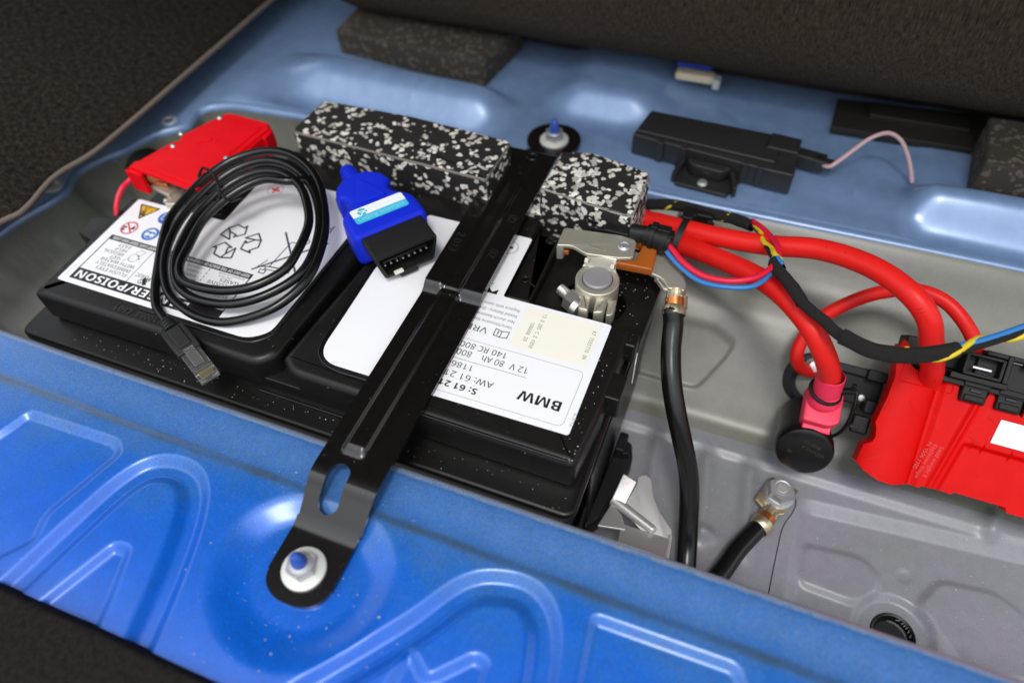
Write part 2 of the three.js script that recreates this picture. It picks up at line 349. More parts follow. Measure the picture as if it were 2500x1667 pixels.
{ // seam of the overlapping floor sheets
  const pts = [[409, -76], [410, -70], [409, -65], [405.5, -55], [404.5, -40], [404, -20], [404, 5]].map(([x, z]) => [x, floorY(x, z) + .05, z]);
  const t = thing('sheet_seam', 'thin dark sealed seam across the grey floor beside the earth lug', 'seam', pts[3]);
  part(t, 'sealant', tube(pts, .28, { radial: 6 }), M.hole);
}
// unseen roof slab added to darken reflections; wall closing the end of the shelf
structure('added_roof_slab', box(2200, 20, 1360, 300, 770, -620, 4), std({ color: 0x1c1a18, roughness: .95 }), false, 'unseen dark roof slab added overhead to darken reflections');
structure('bulkhead', box(1400, 300, 12, 260, 60, -398, 2), std({ color: 0x3a3631, roughness: .95 }), false, 'fabric covered wall behind the seat at the end of the blue shelf');
const fabric = dataTex(1024, 1024, (i, j) => {
  const s = fbm(i / 9, j / 120, 3), b = fbm(i / 40, j / 40, 7), v = 1 + .75 * s + .3 * b + (rnd() - .5) * .5; return [62 * v, 54 * v, 46 * v].map((q) => clamp(q, 0, 255));
});
const carpetTex = dataTex(1024, 1024, (i, j) => {
  const b = fbm(i / 50, j / 50, 7), s = fbm(i / 6, j / 6, 3), v = 1 + .8 * b + .9 * fbm(i / 22, j / 22, 9) + .4 * s + (rnd() - .5) * .7, w = rnd() < .012 ? 40 * rnd() : 0; return [43 * v + w, 38 * v + w, 33 * v + w].map((q) => clamp(q, 0, 255));
});
const carpetBlack = dataTex(1024, 1024, (i, j) => {
  const b = fbm(i / 40, j / 40, 5), s = fbm(i / 5, j / 5, 1), v = 1 + .4 * b + .9 * s + .7 * fbm(i / 12, j / 12, 4) + (rnd() - .5) * .8, w = rnd() < .006 ? 70 * rnd() : 0; return [36 * v + w, 33 * v + w, 31 * v + w].map((q) => clamp(q, 0, 255));
});
for (const t of [fabric, carpetTex, carpetBlack]) t.repeat.set(1.5, 1.5);
M.fabric = phy({ map: fabric, specularIntensity: .25, roughness: .95, bumpMap: grainFine, bumpScale: .0004 });
M.carpet = phy({ map: carpetTex, specularIntensity: .2, roughness: 1, bumpMap: grainFine, bumpScale: .0009 });
M.carpetBlack = phy({ map: carpetBlack, specularIntensity: .2, roughness: 1, bumpMap: grainFine, bumpScale: .0009 });
M.piping = std({ color: rgb(.19, .15, .125), roughness: .9, bumpMap: grainFine, bumpScale: .0005 });
{
  // seat cushion: rounded lower edge, standing over the rear shelf
  const prof = [[-350, -24], [-341, -18], [-333, -2], [-326, 2], [-314, 3], [-303, 8], [-296, 17], [-293, 30], [-295, 52], [-306, 110], [-330, 260], [-350, 420], [-420, 425]];
  const c = new THREE.SplineCurve(prof.map((p) => new THREE.Vector2(...p))).getPoints(60);
  const g = grid(140, 60, (u, v, i, j) => {
    const e = Math.min(1, u * 12), x = -18 + 800 * u, p = c[j], k = Math.sqrt(Math.max(0, 1 - (1 - e) ** 2));
    return [x, p.y + (1 - k) * 18 * (p.y < 40 ? 1 : .3) + .8 * fbm(x / 60, j / 12, 2), p.x - (1 - k) * 26 - 6 * ss(0, 1, u) + 1.2 * fbm(x / 90, j / 9, 5)];
  }, (u, v, p) => [p[0] / 100, v * 5]);
  const t = thing('seat_cushion', 'dark brown fabric seat cushion with rounded lower edge above the blue shelf', 'seat', [300, 0, -320]);
  part(t, 'cover', g, M.fabric, { keepUV: true });
}
{
  // carpet lying over the left flange, its bound edge following the shelf
  const edge = smooth([[-66, 70], [-62, -20], [-61, -35], [-56, -46], [-60.5, -74], [-60, -84], [-54.5, -103], [-53, -130], [-53, -200], [-53, -330], [-53, -420]], 150);
  const g = grid(150, 40, (u, v, i) => { const [x, z] = edge[i], d = 340 * v * v, e = Math.max(0, 4 - d); return [x - d, 1 - e * e * .16 + .30 * d + 2 * fbm((x - d) / 40, z / 40, 1), z]; });
  const under = grid(150, 2, (u, v, i) => { const [x, z] = edge[i]; return [x - 1 - 30 * v, -2.6 - 1.5 * v, z]; });
  const t = thing('side_carpet', 'dark brown boot carpet on the left with a lighter bound edge', 'carpet', [-120, 0, -120]);
  part(t, 'pile', [g, under], M.carpet, { keepUV: true });
  part(t, 'edge_binding', tube(edge.filter((p, i) => i % 5 === 0).map(([x, z]) => [x + .4, -.2, z]), 1.7, { radial: 8 }), M.piping);
}
{
  const g = grid(160, 60, (u, v) => { const x = -160 + 560 * u, z0 = 127.4 + 1.0 * fbm(x / 60, 2), z = z0 + 220 * v * v + .001, e = Math.max(0, 4 - (z - z0)); return [x, 1 - e * e * .7 + 1.2 * fbm(x / 30, z / 30, 4) * ss(0, .2, v) - 2 * v, z]; });
  const t = thing('floor_carpet', 'black carpet edge lying over the blue panel at the lower left corner', 'carpet', [120, -10, 180]);
  part(t, 'pile', g, M.carpetBlack, { keepUV: true });
}
/* ---------------------------------------------------------------- the battery */
const battery = thing('car_battery', 'large black car battery with white printed labels in the grey well', 'battery', [150, -190, -74]);
{
  // case with its flange
  part(battery, 'case', [box(312, 165, 170, 146, -108, -74, 3), slab([[-14, 16], [306, 16], [306, -163], [-14, -163]], -29, -22, 2.2, 7)], M.caseBlack);
  // lid: two raised blocks with a trough between, notched where the terminals stand
  const lid = [
    slab([[-1.5, 2], [139, 2, 10], [146.5, -6, 4], [147, -25], [151, -80], [152, -150], [67, -150], [67, -79.5], [-1.5, -79.5]], -22.2, 0, 4.2, 2, [], 5),
    slab([[0, -79], [66, -79], [66, -149], [0, -149]], -22.2, -9, 1, 1),
    slab([[149.5, -6], [158, 1, 8], [301.5, 2, 4], [304, -30], [304, -79], [236, -79], [236, -150], [158, -150], [157, -80], [152, -30]], -22.2, 0, 4.2, 2, [], 5),
    slab([[235.5, -78], [309, -78], [310, -120], [309, -150], [235, -150]], -22.2, -10.5, 1, 2, [{ c: [279, -99], r: 17, r2: 15 }]),
    slab([[236.4, -81], [250, -81], [251, -130], [237, -131]], -11, -3.2, 1.2, 1, [{ c: [242.5, -95.5], r: 1.7 }, { c: [245.5, -127], r: 1.7 }]),
    box(150, 13, 150, 150, -20, -74, 1),
    // low inner frame in the trough in front of the middle label
    slab([[144, -8], [158, -2], [158, -150], [148, -150]], -22.2, -13, 1, 2),
  ];
  const lm = part(battery, 'lid', lid, M.black);
  // raised rim round each label
  const rimL = smooth([[62, -8.2], [80, -7.6], [118, -7.2], [131, -9], [138, -17], [138.6, -26], [140, -60], [142, -95], [143, -124]], 90).map(([x, z]) => [x, .1, z]);
  const rimC = smooth([[170, -125], [163.5, -90], [163.6, -60], [163.8, -24], [166.5, -13.5], [175, -8.4], [196, -7.6]], 80).map(([x, z]) => [x, .1, z]);
  part(lm, 'rim', [tube(rimL, .9, { radial: 8 }), tube(rimC, .9, { radial: 8 })], M.glossBlack);
  part(lm, 'front_ridge', [box(72, 1.4, 1.6, 262, .1, .6, .6), box(70, 1.3, 1.5, 170, -21.4, 4, .6)], M.glossBlack);
  // vent tabs and carrying lugs on the ends
  part(battery, 'end_lug', [slab([[-17, -46], [-17, -60], [-2, -66], [0, -42]], -16, -4, 2, 3)], M.black);
  part(battery, 'end_lug', [box(9, 15, 15, 305.5, -9, -45, 1), box(8, 13, 9, 304.8, -9, -75, 1.5)], M.black);
  part(battery, 'side_panel', [box(2, 62, 108, 305.4, -62, -66, .8), box(1.6, 90, 150, 304.6, -110, -70, .6)], M.caseBlack);
  part(battery, 'foot', [slab([[306, -8], [312, -16], [319, -56], [316, -66], [308, -68]], -96, -82, 1.4, 2), box(4, 8, 3, 314, -80, -56, .6, .4), box(5, 14, 12, 311, -80, -60, 1)], M.plainBlack);
  part(battery, 'side_sticker', [box(.5, 17, 7.5, 309.4, -24, -74, .2, .1)], M.paper, { label: 'small white sticker on the end of the battery' });
  part(battery, 'terminal_post', lathe([[0, 7.6], [6.6, 7.6], [7.4, 7.0], [8, -12], [0, -12]], [280, 0, -100]), M.lead, { label: 'grey lead post in the clamp ring' });
  // marks moulded into the lid
  const mould = (txt, size, x, z, y, turn = Math.PI, d = .35) => { const g = new TextGeometry(txt, { font, size, depth: d, curveSegments: 3 }); g.rotateX(-Math.PI / 2); g.rotateY(turn); g.translate(x, y, z); return g; };
  part(lm, 'moulded_mark', [mould('Z6A610088  C601', 3.6, 88, -6.2, -.05)], std({ color: 0x2b2a28, roughness: .3 }));
  part(battery, 'recess_ring', [new THREE.TorusGeometry(1.9, .35, 6, 20).rotateX(Math.PI / 2).translate(242.5, -3, -95.5), new THREE.TorusGeometry(1.9, .35, 6, 20).rotateX(Math.PI / 2).translate(245.5, -3, -127), rod([244, -3, -95], [249, -3, -92], .5), rod([247, -3, -127], [251, -3, -129], .5),
    new THREE.TorusGeometry(2.2, .4, 6, 20).rotateX(Math.PI / 2).translate(58, .1, -84)], M.glossBlack);

  // printed labels: text runs towards -x, its top is towards the viewer
  const label = (pts, name, r, draw, lab, y = .25) => {
    const xs = pts.map((p) => p[0]), zs = pts.map((p) => p[1]), x0 = Math.min(...xs), x1 = Math.max(...xs), z0 = Math.min(...zs), z1 = Math.max(...zs), k = Math.min(11, 1900 / Math.max(x1 - x0, z1 - z0));
    const tex = canvas(Math.round((x1 - x0) * k), Math.round((z1 - z0) * k), (c) => {
      c.fillStyle = '#eeeef2'; c.fillRect(0, 0, 3000, 3000);
      const X = (x) => (x1 - x) * k, Z = (z) => (z1 - z) * k;
      const T = (txt, x, z, cap, { bold, col = '#17161c', width, align = 'left', light } = {}) => { c.font = (bold ? 'bold ' : '') + (cap / .72 * k) + 'px sans-serif'; c.fillStyle = col; c.textAlign = align; c.save(); c.translate(X(x), Z(z)); if (width) c.scale(width * k / c.measureText(txt).width, 1); c.fillText(txt, 0, 0); c.restore(); };
      const P = (q, close) => { c.beginPath(); q.forEach((p, i) => (i ? c.lineTo(X(p[0]), Z(p[1])) : c.moveTo(X(p[0]), Z(p[1])))); if (close) c.closePath(); };
      const C = (x, z, rad) => { c.beginPath(); c.arc(X(x), Z(z), rad * k, 0, 7); };
      if (draw) draw({ c, k, X, Z, T, P, C });
    });
    const sh = roundShape(pts.map((p) => [p[0], -p[1], p[2]]), r), g = new THREE.ShapeGeometry(sh, 10); g.rotateX(-Math.PI / 2); g.translate(0, y, 0);
    const p = g.attributes.position, uv = g.attributes.uv;
    for (let i = 0; i < p.count; i++) uv.setXY(i, (x1 - p.getX(i)) / (x1 - x0), 1 - (z1 - p.getZ(i)) / (z1 - z0));
    return part(battery, name, g, std({ map: tex, roughness: .38 }), { keepUV: true, label: lab });
  };
  const ink = '#17161c';
  label([[4.8, -10], [127, -9.6, 9], [136.2, -17, 5], [136.6, -28], [138.6, -75], [140.4, -121.5], [65.4, -121.5], [65, -78.4], [4.8, -77.8]], 'warning_label', 1.6, ({ c, k, X, Z, T, P, C }) => {
    c.lineJoin = 'round';
    // hazard signs
    P([[9.6, -74.4], [22.4, -74.4], [16, -64]], true); c.fillStyle = '#e2b023'; c.fill(); c.lineWidth = .9 * k; c.strokeStyle = ink; c.stroke();
    c.fillStyle = ink; for (let i = 0; i < 26; i++) { const z = -66.5 - rnd() * 7, h = (-64.5 - z) * .5; c.save(); c.translate(X(16 + (rnd() * 2 - 1) * h), Z(z)); c.rotate(rnd() * 3); c.fillRect(-.7 * k, -.25 * k, 1.4 * k, .5 * k); c.restore(); }
    for (const [x, z] of [[31.4, -69.6], [31, -55.4]]) { C(x, z, 5); c.fillStyle = '#1560b8'; c.fill(); }
    c.strokeStyle = '#e9f0f8'; c.lineWidth = .5 * k; c.strokeRect(X(34), Z(-67.5), 5.4 * k, 4.6 * k); P([[31.3, -67.5], [31.3, -72.1]]); c.stroke(); T('i', 33.3, -71.4, 2.6, { bold: true, col: '#e9f0f8' });
    c.fillStyle = '#e9f0f8'; C(32.3, -54.8, 1.35); c.fill(); C(29.4, -54.8, 1.35); c.fill(); c.lineWidth = .45 * k; C(30.9, -55.4, 3.3); c.stroke(); c.beginPath(); c.arc(X(30.9), Z(-56.6), 2.6 * k, .2, 2.9); c.fill();
    C(16, -55.6, 4.6); c.strokeStyle = '#cf2026'; c.lineWidth = .95 * k; c.stroke(); c.fillStyle = ink; for (const [x, z] of [[18.2, -56.6], [13.6, -54.6]]) for (let i = 0; i < 7; i++) { C(x + rnd() * 2.4 - 1.2, z + rnd() * 2.8 - 1.4, .35 + rnd() * .5); c.fill(); }
    P([[19, -52.6], [13, -58.6]]); c.strokeStyle = '#cf2026'; c.stroke();
    // frame of the danger box
    c.strokeStyle = ink; c.lineWidth = .7 * k; c.strokeRect(X(105), Z(-13.6), 94.4 * k, 34 * k);
    c.fillStyle = ink; c.fillRect(X(105.4), Z(-13.2), 95.2 * k, 7.8 * k); c.fillRect(X(105.4), Z(-44.4), 95.2 * k, 3.6 * k);
    T('DANGER/POISON', 86, -19.6, 5.0, { bold: true, col: '#f4f4f4', width: 74.4 }); T('▲', 98.5, -19.8, 4.6, { col: '#f4f4f4' });
    T('KEEP OUT OF THE REACH OF CHILDREN. DO NOT TIP. KEEP VENT CAPS TIGHT AND LEVEL', 104, -47.1, 1.9, { col: '#f4f4f4', bold: true, width: 92 });
    ['FLUSH EYES', 'IMMEDIATELY', 'WITH WATER'].forEach((t, i) => T(t, 40, -25.4 - i * 3.2, 2.3, { width: [21, 23.5, 23][i], col: '#26262e' }));
    ['GET', 'MEDICAL', 'HELP', 'FAST'].forEach((t, i) => T(t, 28, -34.6 - i * 3, 2.2, { col: '#26262e', width: [7, 14, 8.4, 8.4][i] }));
    c.strokeStyle = ink; c.lineWidth = .3 * k; P([[42.4, -21], [42.4, -44.4]]); c.stroke();
    c.lineWidth = .22 * k; C(34.6, -36.6, 2.8); c.stroke(); P([[37, -39], [38.6, -42], [35, -43], [33.5, -40]]); c.stroke(); P([[33, -36], [30, -33]]); c.stroke(); c.fillStyle = ink; C(36.4, -38.6, .6); c.fill(); C(38, -37, .5); c.fill();
    T('SULFURIC', 61, -28.2, 2.4, { width: 17, col: '#26262e' }); T('ACID', 61, -31.6, 2.4, { width: 9, col: '#26262e' });
    c.lineWidth = .35 * k; for (let i = 0; i < 5; i++) { C(50 + i * .9, -23.6 - i * .5, 1.5 - i * .15); c.stroke(); } c.fillStyle = ink; P([[52.5, -21.4], [54.5, -22.4], [51, -27], [50, -25.6]], true); c.fill();
    c.setLineDash([1.6 * k, 1 * k]); c.lineWidth = .4 * k; for (const x of [63, 80.4]) { P([[x, -21.5], [x, -44]]); c.stroke(); } c.setLineDash([]);
    ['NO', '• SPARKS', '• FLAMES', '• SMOKING'].forEach((t, i) => T(t, 78, -34.4 - i * 3, 1.7, { col: '#55555f' }));
    ['SHIELD', 'EYES', 'EXPLOSIVE', 'GASES'].forEach((t, i) => T(t, [102, 93.8, 103, 101.8][i], -30.6 - i * 3.2, 2.4, { width: [13, 9, 19, 12][i], col: '#2a2a32' }));
    ['CAN CAUSE', 'BLINDNESS OR INJURY'].forEach((t, i) => T(t, [96, 103][i], -41.9 - i * 1.9, 1.2, { col: '#5c5c64' }));
    T('8 N24 0 8 104', 0, 0, 1); c.save(); c.translate(X(7.6), Z(-14)); c.rotate(Math.PI / 2); c.font = 1.3 * k + 'px sans-serif'; c.fillStyle = '#9a9aa2'; c.fillText('8 N24 08 104', 0, 0); c.restore();
    // plus mark
    C(78.4, -111.4, 4.6); c.strokeStyle = '#c8333a'; c.lineWidth = .25 * k; c.stroke(); c.fillStyle = '#dd2028'; c.save(); c.translate(X(78.4), Z(-111.4)); c.rotate(.12); c.fillRect(-3 * k, -.65 * k, 6 * k, 1.3 * k); c.fillRect(-.65 * k, -3 * k, 1.3 * k, 6 * k); c.restore();
    // three chasing arrows
    c.strokeStyle = ink; c.lineWidth = .42 * k; c.fillStyle = '#eeeef2';
    for (let i = 0; i < 3; i++) {
      c.save(); c.translate(X(82), Z(-66.4)); c.rotate(i * Math.PI * 2 / 3 + .25); c.scale(k * 1.12, k * 1.12); c.lineWidth = .85;
      c.beginPath(); c.moveTo(-3, -3.4); c.lineTo(-6.4, -9.2); c.lineTo(-1.6, -12); c.lineTo(3.2, -12); c.lineTo(5.6, -8.2); c.lineTo(7.2, -9.2); c.lineTo(4.8, -3.6); c.lineTo(-1, -4.2); c.lineTo(.6, -5.2); c.lineTo(-1.8, -9); c.closePath(); c.stroke(); c.beginPath(); c.moveTo(-1.6, -12); c.lineTo(-1.8, -9); c.stroke(); c.restore();
    }
    // crossed-out bin
    c.lineWidth = 1.0 * k; P([[102, -51], [131.5, -82]]); c.stroke(); P([[104, -82], [130, -52]]); c.stroke();
    c.lineWidth = .55 * k; P([[110, -56], [121, -57], [119.6, -77], [111.5, -76]], true); c.stroke(); P([[108.5, -53.5], [122.5, -55], [122.4, -57], [108.4, -55.6]], true); c.stroke(); c.strokeRect(X(110), Z(-50.4), 3.4 * k, 2.4 * k); C(119, -79, 2); c.stroke(); P([[106.5, -60], [104, -54], [110, -56]]); c.stroke();
    T('Pb', 129, -95.4, 5.6);
  }, 'white danger and recycling label with black and coloured print');
  label([[166, -10, 13], [230, -10.2], [230, -121.6], [174.6, -121.2], [165.2, -74], [165.8, -40]], 'blank_label', 1.5, null, 'plain white label in the middle of the battery lid');
  label([[226, -10.4], [294.3, -11.4], [294.6, -77.8], [237, -77.8], [236.7, -122], [220, -121.8], [220, -60]], 'rating_label', 1.6, ({ c, k, X, Z, T, P, C }) => {
    c.strokeStyle = '#8a8a92'; c.lineWidth = .22 * k;
    P([[224, -46.3], [286, -46.3]]); c.lineTo(X(287.4), Z(-46.3)); c.quadraticCurveTo(X(290.4), Z(-46.3), X(290.4), Z(-43)); c.lineTo(X(290.2), Z(-18)); c.quadraticCurveTo(X(290.2), Z(-14.6), X(286.5), Z(-14.6)); c.lineTo(X(222), Z(-14)); c.stroke();
    c.strokeStyle = '#66666e'; P([[266, -34.2], [222, -33.8]]); c.stroke();
    T('BMW', 287, -27, 5.3, { bold: true, width: 21.4 }); T('S: 61 21', 247.4, -20.6, 3.4, { bold: true, width: 19.6 }); T('AW: 61 21', 253, -26.4, 3.4, { width: 25, col: '#33333b' }); T('11866', 240.8, -32.1, 3.2, { width: 14.8, col: '#33333b' });
    T('12 V', 265.6, -39.6, 3.3, { width: 9.4, col: '#33333b' }); T('80 Ah', 253.4, -39.6, 3.3, { width: 11.8, col: '#33333b' }); T('800', 236.6, -39.6, 3.3, { width: 8, col: '#33333b' }); T('140 RC 800', 253, -44.4, 3.2, { width: 24.6, col: '#33333b' });
    T('VRLA', 238, -55.9, 3.6, { width: 15, col: '#33333b' });
    c.strokeStyle = ink; c.lineWidth = .4 * k; P([[248.6, -53], [245, -52.4], [241.6, -53], [241.6, -57], [245, -56.2], [248.6, -57]], true); c.stroke(); P([[245, -52.4], [245, -56.2]]); c.stroke(); T('i', 243.9, -56, 2.6, { bold: true });
    ['Verschlossene Batterie', 'Nur durch Batterie gleicher', 'Sealed Battery - Do not open', 'Replace with same technology'].forEach((t, i) => T(t, 248.8, -60.6 - i * 3.8, 1.75, { col: '#5c5c64', width: [26, 30, 30, 32][i] }));
    c.fillStyle = ink; P([[227.8, -77.8], [233.2, -77.8], [233.2, -81.4], [230.5, -78.8], [227.8, -81.4]], true); c.fill(); T('N', 229.4, -85, 1.4, { col: '#66666e' });
    C(227.2, -112, 4.7); c.strokeStyle = '#44444c'; c.lineWidth = .28 * k; c.stroke(); c.fillStyle = ink; c.fillRect(X(229.2), Z(-111.3), 4 * k, 1.5 * k);
    c.save(); c.translate(X(292.9), Z(-23.6)); c.rotate(-Math.PI / 2); c.font = 1.5 * k + 'px sans-serif'; c.fillStyle = '#77777f'; c.fillText('RA 587 706', 0, 0); c.restore();
  }, 'white rating label with black lettering right of the strap', .27);
  label([[251.4, -75.3], [290.2, -75.6], [289.7, -49.2], [251.6, -49.2]], 'code_sticker', 1, ({ c, k, X, Z }) => {
    c.fillStyle = '#f1eee0'; c.fillRect(0, 0, 3000, 3000);
    const vt = (t, x, z, w, h = 1.9) => { c.save(); c.translate(X(x), Z(z)); c.rotate(-Math.PI / 2); c.font = h / .72 * k + 'px monospace'; c.fillStyle = '#57554e'; c.scale(w * k / c.measureText(t).width, 1); c.fillText(t, 0, 0); c.restore(); };
    vt('13 0 285 C Z 0350', 260.6, -73.6, 22.6); vt('106668 20', 256.6, -66.6, 12.5); vt('K7 7555710 06', 286.8, -71.4, 18.2);
  }, 'cream sticker with two columns of small numbers', .42);
}

/* ---------------------------------------------------------------- hold-down strap and its nuts */
function sheetStrip(zs, L, R, Y, th, nx, hole) {     // bent sheet seen from above, with a slot
  const mk = (xl, xr) => {
    const n = zs.length - 1, top = grid(nx, n, (u, v, i, j) => { const z = zs[j], x = xl(z) + (xr(z) - xl(z)) * u; return [x, Y(x, z), z]; });
    const bot = grid(nx, n, (u, v, i, j) => { const z = zs[j], x = xr(z) + (xl(z) - xr(z)) * u; return [x, Y(x, z) - th, z]; });
    const side = (f, s) => grid(1, n, (u, v, i, j) => { const z = zs[j], x = f(z), t = s > 0 ? u : 1 - u; return [x, Y(x, z) - th * t, z]; });
    const end = (z) => grid(nx, 1, (u, v) => { const x = xl(z) + (xr(z) - xl(z)) * u; return [x, Y(x, z) - th * v, z]; });
    return [top, bot, side(xl, 1), side(xr, -1), end(zs[0]), end(zs[n])];
  };
  const cl = (z) => (z > hole.z0 && z < hole.z1 ? hole.x - hole.w(z) : hole.x), cr = (z) => (z > hole.z0 && z < hole.z1 ? hole.x + hole.w(z) : hole.x);
  return [...mk(L, cl), ...mk(cr, R)];
}
{
  const t = thing('hold_down_strap', 'black pressed steel strap across the battery with a slot near its bolted end', 'strap', [213, 3, -60]);
  const yTab = [[-244, -13], [-202, -13], [-197, -10], [-191, 2], [-187, 6.2], [-183, 6.8], [-72, 6.8], [-70, 6.2], [-66.8, 2.6], [-65, 2.1], [41, 4.2], [45.5, 3.6], [48, 1.6], [60, -6.2], [64, -8], [70, -8.1], [96, -8.1]];
  const zs = []; for (let z = -243; z < 93.9; z += (z > 34 && z < 60) || z < -180 || (z > -74 && z < -62) || z > 78 ? .5 : z > 20 ? .8 : 2) zs.push(z); zs.push(94);
  const half = (z) => {
    let h = z > 40 ? 16 - 1.2 * ss(40, 62, z) : 16; const zc = z > 84 ? (z - 82) / 12.2 : 0; if (zc > 0) h = 14.2 * Math.sqrt(Math.max(.0, 1 - zc ** 2.6)) + .15;
    if (z < -196) { const d = Math.min(1, (z + 226) / 17.5); h = z > -200 ? 16 : Math.max(.3, 17.5 * Math.sqrt(Math.max(0, 1 - d * d))); if (z > -212) h = Math.max(h, 13.5); } return h;
  };
  const Y = (x, z) => {
    let y = 0; for (const o of [-1.4, -.5, .5, 1.4]) y += linear(yTab, z + o) / 4;
    const dx = Math.abs(x - 211 + z * .01), bead = (1 - ss(3.6, 6.4, dx)) * ss(33, 27, z) * ss(-186, -176, z);
    const front = ss(-70, -66, z); y += bead * (2.6 * front + (-1.4 - .8) * (1 - front) * .6);
    return y;
  };
  const slot = { z0: 36.6, z1: 57, x: 209.6, w: (z) => { const e = Math.max(0, 4.6 - Math.min(z - 36.6, 57 - z)); return 4.7 * Math.sqrt(Math.max(0, 1 - (e / 4.6) ** 2)) + .05; } };
  part(t, 'strap', sheetStrip(zs, (z) => 213 - half(z) - (z > 60 ? .6 : 0), (z) => 213 + half(z) - (z > 60 ? .6 : 0), Y, 2.4, 20, slot), M.strap);
  const st = (txt, s, x, z, y, turn) => { const g = new TextGeometry(txt, { font, size: s, depth: .3, curveSegments: 3 }); g.rotateX(-Math.PI / 2); g.rotateY(turn); g.translate(x, y, z); return g; };
  const grey = std({ color: 0x201e1c, roughness: .28 });
  part(t, 'stamped_mark', [st('2 013', 4.4, 199.4, -108, 6.7, -Math.PI / 2), st('02', 4.4, 221, -102, 6.7, -Math.PI / 2), st('02', 4.4, 221, -130, 6.7, -Math.PI / 2), st('1', 4.4, 199.6, -124, 6.7, -Math.PI / 2), st('0', 4.4, 200, -137, 6.7, -Math.PI / 2)], grey);
  part(t, 'end_hole_rim', [new THREE.TorusGeometry(3, .8, 8, 24).rotateX(Math.PI / 2).translate(215, 6.6, -181)], M.glossBlack);
}
function flangeNut(label, x, y, z, r, lean) {
  const t = thing('flange_nut', label, 'nut', [x, y, z], 0, null);
  const hex = new THREE.CylinderGeometry(1, 1, 1, 6), H = (rr, h, y0) => hex.clone().scale(rr, h, rr).rotateY(.35).translate(x, y + y0 + h / 2, z);
  part(t, 'washer', lathe([[3.6, 0], [r, 0], [r, 1.1], [r - .5, 1.5], [r * .72, 1.9], [3.4, 1.9]], [x, y, z]), M.paleZinc);
  part(t, 'nut', [toCreasedNormals(H(r * .66, 5.2, 1.6), .3), lathe([[r * .56, 0], [r * .5, .6], [3.1, .8], [3, 0]], [x, y + 6.6, z])], M.zinc);
  const top = lean;
  part(t, 'stud', lathe([[0, 0], [3.1, 0], [3.1, top - 6], [2.9, top - 5.6], [2.9, top - 5.2], [3, top - 5], [2.1, top - 1.2], [1.2, top - .2], [0, top]], [x, y, z]), M.stud, { label: 'blue painted threaded stud' });
  return t;
}
flangeNut('pale flanged nut on a blue stud at the near end of the strap', 212.2, -8.0, 79.6, 9.2, 15);
flangeNut('pale flanged nut on a blue stud at the far end of the strap', 213.6, -12.9, -225, 9.2, 16);

/* ---------------------------------------------------------------- foam */
function fleckTex(n, big, base, fleck, seedv, tile = 1024) {
  seed = seedv; const a = new Float32Array(tile * tile), s = tile / 100;     // s pixels per millimetre on a 100 mm tile
  for (let k = 0; k < n; k++) {
    let x = rnd() * tile, y = rnd() * tile; const m = fbm(x / tile * 5, y / tile * 5, 3); if (rnd() > .55 + m * 1.1) continue;
    const lobes = 1 + Math.floor(rnd() * rnd() * 5 * big), val = .55 + .45 * Math.sqrt(rnd());
    for (let l = 0; l < lobes; l++) {
      const r = (.35 + rnd() * .72) * s * (big > 1.2 ? 1.1 : 1), el = 1 + rnd() * .7, an = rnd() * 3.14, R = Math.ceil(r * el);
      for (let j = -R; j <= R; j++) for (let i = -R; i <= R; i++) { const u = (i * Math.cos(an) + j * Math.sin(an)) / el, v = -i * Math.sin(an) + j * Math.cos(an); if (u * u + v * v < r * r) a[((Math.round(y) + j + tile * 2) % tile) * tile + (Math.round(x) + i + tile * 2) % tile] = val; }
      x += (rnd() - .5) * 2.8 * s; y += (rnd() - .5) * 2.8 * s;
    }
  }
  return dataTex(tile, tile, (i, j) => { const k = a[j * tile + i], v = 1 + .3 * fbm(i / 9, j / 9, 2) + (rnd() - .5) * .3; return [0, 1, 2].map((q) => clamp((base[q] * (1 - k) + fleck[q] * k) * (k ? 1 + .05 * (v - 1) : v), 0, 255)); });
}
const foamBump = dataTex(512, 512, (i, j) => { const v = 128 + 90 * fbm(i / 14, j / 14, 2) + 20 * (rnd() - .5); return [v, v, v]; }, { srgb: false });
const foamMat = std({ map: fleckTex(1000, 1.35, [25, 22, 20], [236, 230, 220], 11), roughness: .78, bumpMap: foamBump, bumpScale: .0004 });
const foamMat2 = std({ map: fleckTex(1350, 2.6, [25, 22, 20], [236, 231, 222], 23), roughness: .78, bumpMap: foamBump, bumpScale: .0004 });
const brownFoam = std({ map: fleckTex(900, 1, [58, 51, 43], [104, 95, 82], 37), roughness: .8, bumpMap: foamBump, bumpScale: .0005 });
